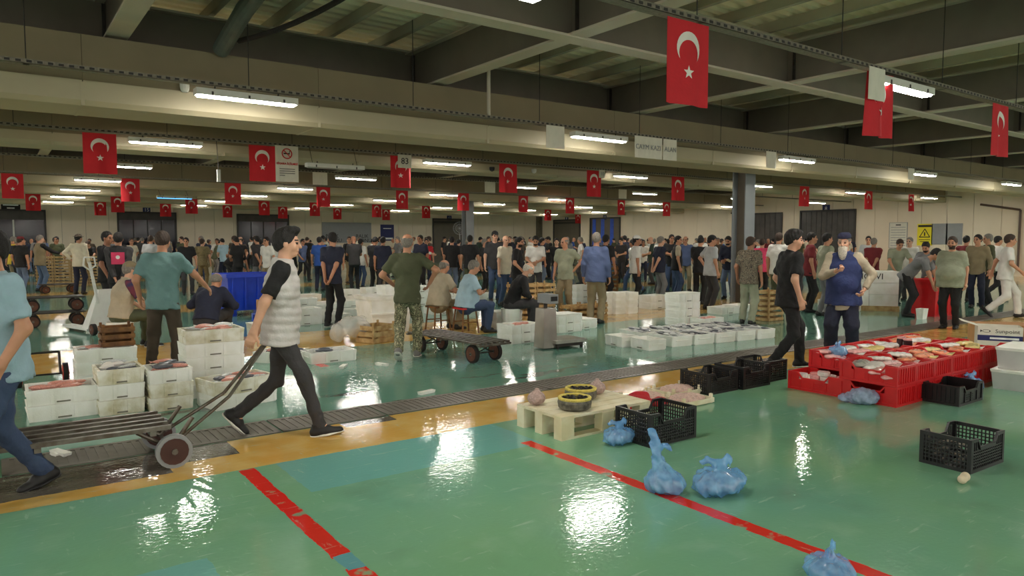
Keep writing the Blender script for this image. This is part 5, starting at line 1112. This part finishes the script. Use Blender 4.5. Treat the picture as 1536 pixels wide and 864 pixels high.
q = at(703, 500); stool(q[0], q[1] + .1, redp, woodd, 'red seated stool under the man in pale blue'); person(q[0], q[1] + .1, 72, sp_, 'heavy man in pale blue tee and jeans sitting on a red stool', K('skyblue'), K('denim'), 1, 'grey', 1.72, res=.017, girth=1.15, fat=.6, seed=15., hair='short')
q = at(788, 500); tag(put('white_tub', MB().lathe([(.15, 0), (.16, .2), (.18, .40), (.18, .41)], 16), foam, None, (q[0], q[1] + .45, 0)), 'bucket the grey haired man in black sits on', 'bucket')
person(q[0], q[1] + .45, 78, pose(**{**POSE['sit'], 'lean': .38, 'bow': .2, 'hp': .25}), 'grey haired man in black jacket sitting behind the scale', K('black'), K('charcoal'), 0, 'white', 1.74, res=.018, sleeve='long', beard='short', beardc='white', hair='fringe', seed=16.)
for (x, y, v, ps, lb, sh_, tr_, sk, hc_, hh, kw) in [
    (775, 466, 110, 'walk', 'young man in black printed tee with white side stripe trousers', 'black', 'black', 1, 'black', 1.72, dict(stubble=True)),
    (757, 459, 130, 'stand2', 'bald man in cream shirt and dark jeans', 'cream', 'denim', 0, 'grey', 1.74, dict(hair='none', fat=.2)),
    (742, 452, 165, 'stand', 'tall man in dark tee with a black cap', 'charcoal', 'denim', 0, 'black', 1.86, dict(hat='cap')),
    (803, 455, 180, 'hold', 'bearded man in white tee with a small dark print', 'white', 'charcoal', 1, 'black', 1.74, dict(beard='short')),
    (848, 472, 200, 'hip', 'balding man in sage tee and sage trousers beside the wooden crates', 'sage', 'khaki', 1, 'grey', 1.70, dict(hair='fringe', fat=.25, loose=1.2)),
    (893, 485, 15, 'stand', 'man in blue shirt and olive trousers seen from behind', 'steelblue', 'khaki', 1, 'grey', 1.78, dict(sleeve='long', fat=.3, girth=1.1, loose=1.2)),
    (907, 458, 30, 'stand', 'man in black behind the man in the blue shirt', 'black', 'black', 2, 'black', 1.76, {}),
    (952, 458, 75, 'stand2', 'man in white tee, white cap and black shorts', 'white', 'black', 2, 'black', 1.74, dict(hat='cap', hatm=K('white'))),
    (988, 454, 60, 'behind', 'man in navy tee and grey trousers', 'navy', 'grey', 0, 'grey', 1.72, dict(fat=.2)),
    (1014, 449, 80, 'hip', 'man in dark vest with pale shirt and blue jeans', 'beige', 'denim', 1, 'black', 1.74, dict(vest='plain', vestm=K('black'))),
    (1064, 464, 60, 'hip', 'man in pale grey tee with a black cap', 'palegrey', 'charcoal', 1, 'black', 1.74, dict(hat='cap', fat=.2)),
    (1048, 456, 20, 'hold', 'man in black tee beside the man in pale grey', 'black', 'black', 1, 'black', 1.72, {}),
    (1092, 448, 200, 'hold', 'bearded man in navy jacket holding a white paper', 'navy', 'jeans', 1, 'black', 1.74, dict(sleeve='long', beard='short')),
    (1122, 486, 20, 'stand2', 'soldier in camouflage tee and grey green trousers', None, 'sage', 2, 'brown', 1.70, dict(girth=1.06, loose=1.25)),
    (1141, 450, 10, 'stand', 'person in a pink patterned top behind the soldier', 'pink', 'black', 1, 'brown', 1.66, {}),
    (1165, 464, 25, 'stand', 'man in white tee with short hair behind the man in black', 'white', 'olive', 1, 'brown', 1.80, dict(girth=1.08)),
    (1235, 474, 60, 'stand', 'man in grey green tee and grey trousers behind the bearded man', 'sage', 'grey', 1, 'black', 1.78, dict(girth=1.1)),
    (1212, 468, 80, 'stand', 'man in maroon polo behind the man in black', 'maroon', 'black', 1, 'black', 1.80, {}),
    (1300, 438, 180, 'stand', 'man in pale shirt standing by the cream wall', 'palegrey', 'black', 1, 'black', 1.74, dict(sleeve='long')),
    (1307, 452, 20, 'behind', 'man in maroon shirt seen from behind', 'maroon', 'charcoal', 1, 'grey', 1.68, {}),
    (1340, 456, 160, 'lean', 'man in sage polo looking into the boxes', 'sage', 'charcoal', 1, 'brown', 1.72, {}),
    (1362, 450, 200, 'stand', 'man in white tee beside the man in sage polo', 'white', 'charcoal', 0, 'grey', 1.70, {}),
    (1357, 474, 105, 'bend', 'man in grey tee bending over the red bin', 'grey', 'black', 1, 'black', 1.76, dict(tops=.12)),
    (1392, 468, 200, 'lean', 'bearded man in striped grey tee behind the red bin', 'grey', 'charcoal', 1, 'black', 1.66, dict(beard='short')),
    (1424, 493, 195, 'stand', 'heavy man in pale sage polo standing at the red bin', 'sage', 'black', 1, 'brown', 1.70, dict(fat=1.0, girth=1.2, collar=True, stubble=True)),
    (1445, 452, 20, 'stand', 'man in dark red shirt among the people at the wall', 'maroon', 'black', 1, 'black', 1.74, {}),
    (1463, 462, 190, 'stand2', 'man in checked beige shirt by the far wall', 'khaki', 'navy', 1, 'black', 1.76, dict(sleeve='long')),
    (1480, 458, 250, 'stand', 'man in dark olive jacket facing the wall', 'olive', 'black', 1, 'grey', 1.78, dict(sleeve='long')),
    (1505, 476, 80, 'walk', 'man in white tee and white trousers with dark boots', 'white', 'white', 1, 'brown', 1.78, dict(girth=1.08, loose=1.2)),
    (1490, 450, 60, 'walk', 'man in white tee and black shorts beside the man in white', 'white', 'black', 1, 'black', 1.76, {}),
    (305, 433, 15, 'hip', 'bending soldier in brown camouflage among the left crowd', None, None, 0, 'brown', 1.66, {}),
    (345, 436, 60, 'bend', 'man in black tee and shorts bending with a blue cloth', 'black', 'charcoal', 2, 'black', 1.74, {}),
    (228, 436, 20, 'stand', 'man in pale grey tee behind the man in the teal tee', 'palegrey', 'charcoal', 1, 'brown', 1.76, {}),
    (480, 436, 15, 'stand', 'man in bright blue shirt with navy trousers seen from behind', 'blue', 'navy', 1, 'black', 1.72, {}),
    (502, 444, 20, 'stand', 'man in grey tee left of the man in navy', 'grey', 'black', 1, 'black', 1.74, {}),
    (575, 445, 15, 'stand', 'man in navy tee and grey trousers beyond the large white bin', 'navy', 'charcoal', 1, 'black', 1.72, {}),
    (562, 440, 30, 'hold', 'man in black tee beyond the large white bin', 'black', 'black', 1, 'black', 1.72, dict(hat='cap')),
    (640, 430, 180, 'stand', 'man in red shirt facing this way in the middle crowd', 'red', 'navy', 1, 'black', 1.66, {}),
    (628, 434, 100, 'point', 'bald man in white shirt beside the man in red', 'white', 'charcoal', 0, 'white', 1.76, dict(hair='none', sleeve='long')),
    (678, 440, 10, 'stand', 'man in black tee behind the sitting man in beige', 'black', 'jeans', 1, 'black', 1.72, {}),
    (705, 445, 12, 'stand', 'man in black tee behind the sitting man in pale blue', 'black', 'olive', 1, 'black', 1.76, {}),
    (726, 442, 120, 'stand', 'man in charcoal shirt left of the tall man with the cap', 'charcoal', 'black', 1, 'grey', 1.66, {}),
    (392, 432, 20, 'stand', 'man in red tee behind the walking man in the vest', 'red', 'charcoal', 1, 'black', 1.64, {})]:
    sm = camoB if sh_ is None and tr_ else camoC if sh_ is None else K(sh_); tm = K(tr_) if tr_ else camoC
    kw = dict(kw); kw.setdefault('res', .02 if y > 455 else .024)
    person(*at(x, y), v, ps, lb, sm, tm, sk, hc_, hh, seed=x * .37, **kw)
# two men at the red crates
pb = pose(hip=.91, lean=.03, feet=((-.10, .24, 0, .1, 0), (.10, -.24, .03, -.1, .3)), hands=((-.26, .10, .92), (.25, .02, .90)), hy=.35, hp=.05)
person(*at(1180, 553), 62, pb, 'man in black polo and black trousers beside the red crates', K('black'), K('black'), 0, 'black', 1.79, res=.014, fine=True, hair='thick', collar=True, girth=1.08, seed=21., hires=.0075, sole=whsole)
pv = pose(feet=((-.15, 0, 0, .25, 0), (.15, .02, 0, -.25, 0)), hands=((-.28, .12, 1.0), (.06, .27, 1.24)), elb=((-1, -.6, 0), (.9, -.2, -1)), hp=.12, hy=.1, curl=.9)
q = at(1262, 538); t = person(q[0], q[1], 188, pv, 'man with long white beard in navy vest and round cap', K('beige'), K('navy'), 0, 'grey', 1.74, res=.014, fine=True, sleeve='long', vest='plain', vestm=fab('vest_blue', 46, 58, 104), hat='skull', hatm=fab('cap_navy', 34, 36, 64), beard='long', beardc='white', hair='fringe', girth=1.15, fat=.35, loose=1.45, hem=.16, seed=22., hires=.0075)
P_, F_ = field([cap((0, 0, .60), (0, 0, .80), .225, .21, V(0, 1, 0), .8, cuts=[(V(0, 0, .70), V(0, 0, -1)), (V(0, 0, .79), V(0, 0, 1))])], .014, fn=folds(.005, 3.)); put('tunic_hem', npmesh('tunic_hem', P_, F_, [K('beige')]), K('beige'), t)
tag(put('paper_slip', MB().box(-.1, .1, -.07, .07, 0, .004), paper, None, (0, 0, 0)), 'folded white paper in the hand of the man in navy jacket', 'paper')
q = at(1092, 448); t = [o for o in COL.objects if o.name.startswith('paper_slip')][0]; d = -nrm(V(q[0], q[1], 0)); t.location = (q[0] + d[0] * .42, q[1] + d[1] * .42, 1.08); t.rotation_euler = (.5, .2, 1)
# the far crowd: twelve figures, each copied with its own clothes
rc = random.Random(21)
var = [('stand', {}), ('stand2', {}), ('behind', {}), ('hold', {}), ('crossed', {}), ('hip', {}), ('walk', {}), ('lean', {}), ('stand', dict(hat='cap')), ('stand2', dict(hair='fringe', fat=.3)), ('stand', dict(sleeve='long')), ('hold', dict(hair='none', fat=.3))]
do = {'stand': 'standing', 'stand2': 'standing', 'behind': 'hands behind back', 'hold': 'holding something', 'crossed': 'arms folded', 'hip': 'hand on hip', 'walk': 'walking', 'lean': 'leaning forward'}
shw = ['black'] * 8 + ['navy'] * 5 + ['charcoal'] * 5 + ['grey'] * 4 + ['white'] * 5 + ['cream'] * 2 + ['beige'] * 2 + ['olive'] * 2 + ['maroon'] * 2 + ['red', 'blue', 'steelblue', 'skyblue', 'darkgreen', 'khaki', 'brown']
trw = ['black'] * 5 + ['navy', 'denim', 'denim', 'charcoal', 'charcoal', 'jeans', 'khaki', 'grey']
placed = [(o.location.x, o.location.y) for o in COL.objects if o.parent is None and o.name.split('.')[0] in ('person', 'wooden_crate', 'fish_box', 'blue_bin', 'flat_trolley', 'pallet_of_cartons', 'steel_column', 'pallet', 'carton', 'pallet_jack', 'pedestal_fan')]
zone = lambda x: 'near the dark back doors' if x < 450 else 'before the back wall banner' if x < 700 else 'around the far column' if x < 900 else 'before the pale lit wall' if x < 1100 else 'near the curtained doors'
n = 0; tries = 0
while n < 185 and tries < 6000:
    tries += 1
    x = rc.uniform(5, 1330); y = 358 + rc.choice((38, 40, 42, 45, 48, 52, 56, 62, 70, 80)) + rc.uniform(-4, 4)
    if x > 1150 and y > 410 : continue
    q = fl(x, y)
    if q[0] > XW - .8 or q[1] > YB - .8 or q[0] < .1: continue
    if any((q[0] - a) ** 2 + (q[1] - b) ** 2 < .42 for a, b in placed): continue
    i = rc.randrange(12); ps, kw = var[i]; a, b = rc.choice(shw), rc.choice(trw)
    placed.append((q[0], q[1])); n += 1
    person(q[0], q[1], rc.uniform(0, 360), ps, 'person in %s top, %s trousers, %s, %s' % (a, b, do[ps], zone(x)), K(a), K(b), rc.randrange(3), rc.choice(('black', 'black', 'black', 'brown', 'grey')), rc.uniform(1.64, 1.80), key='crowd%d' % i, group='%s top and %s trousers, %s, %s' % (a, b, do[ps], zone(x)), res=.026, seed=i, **kw)
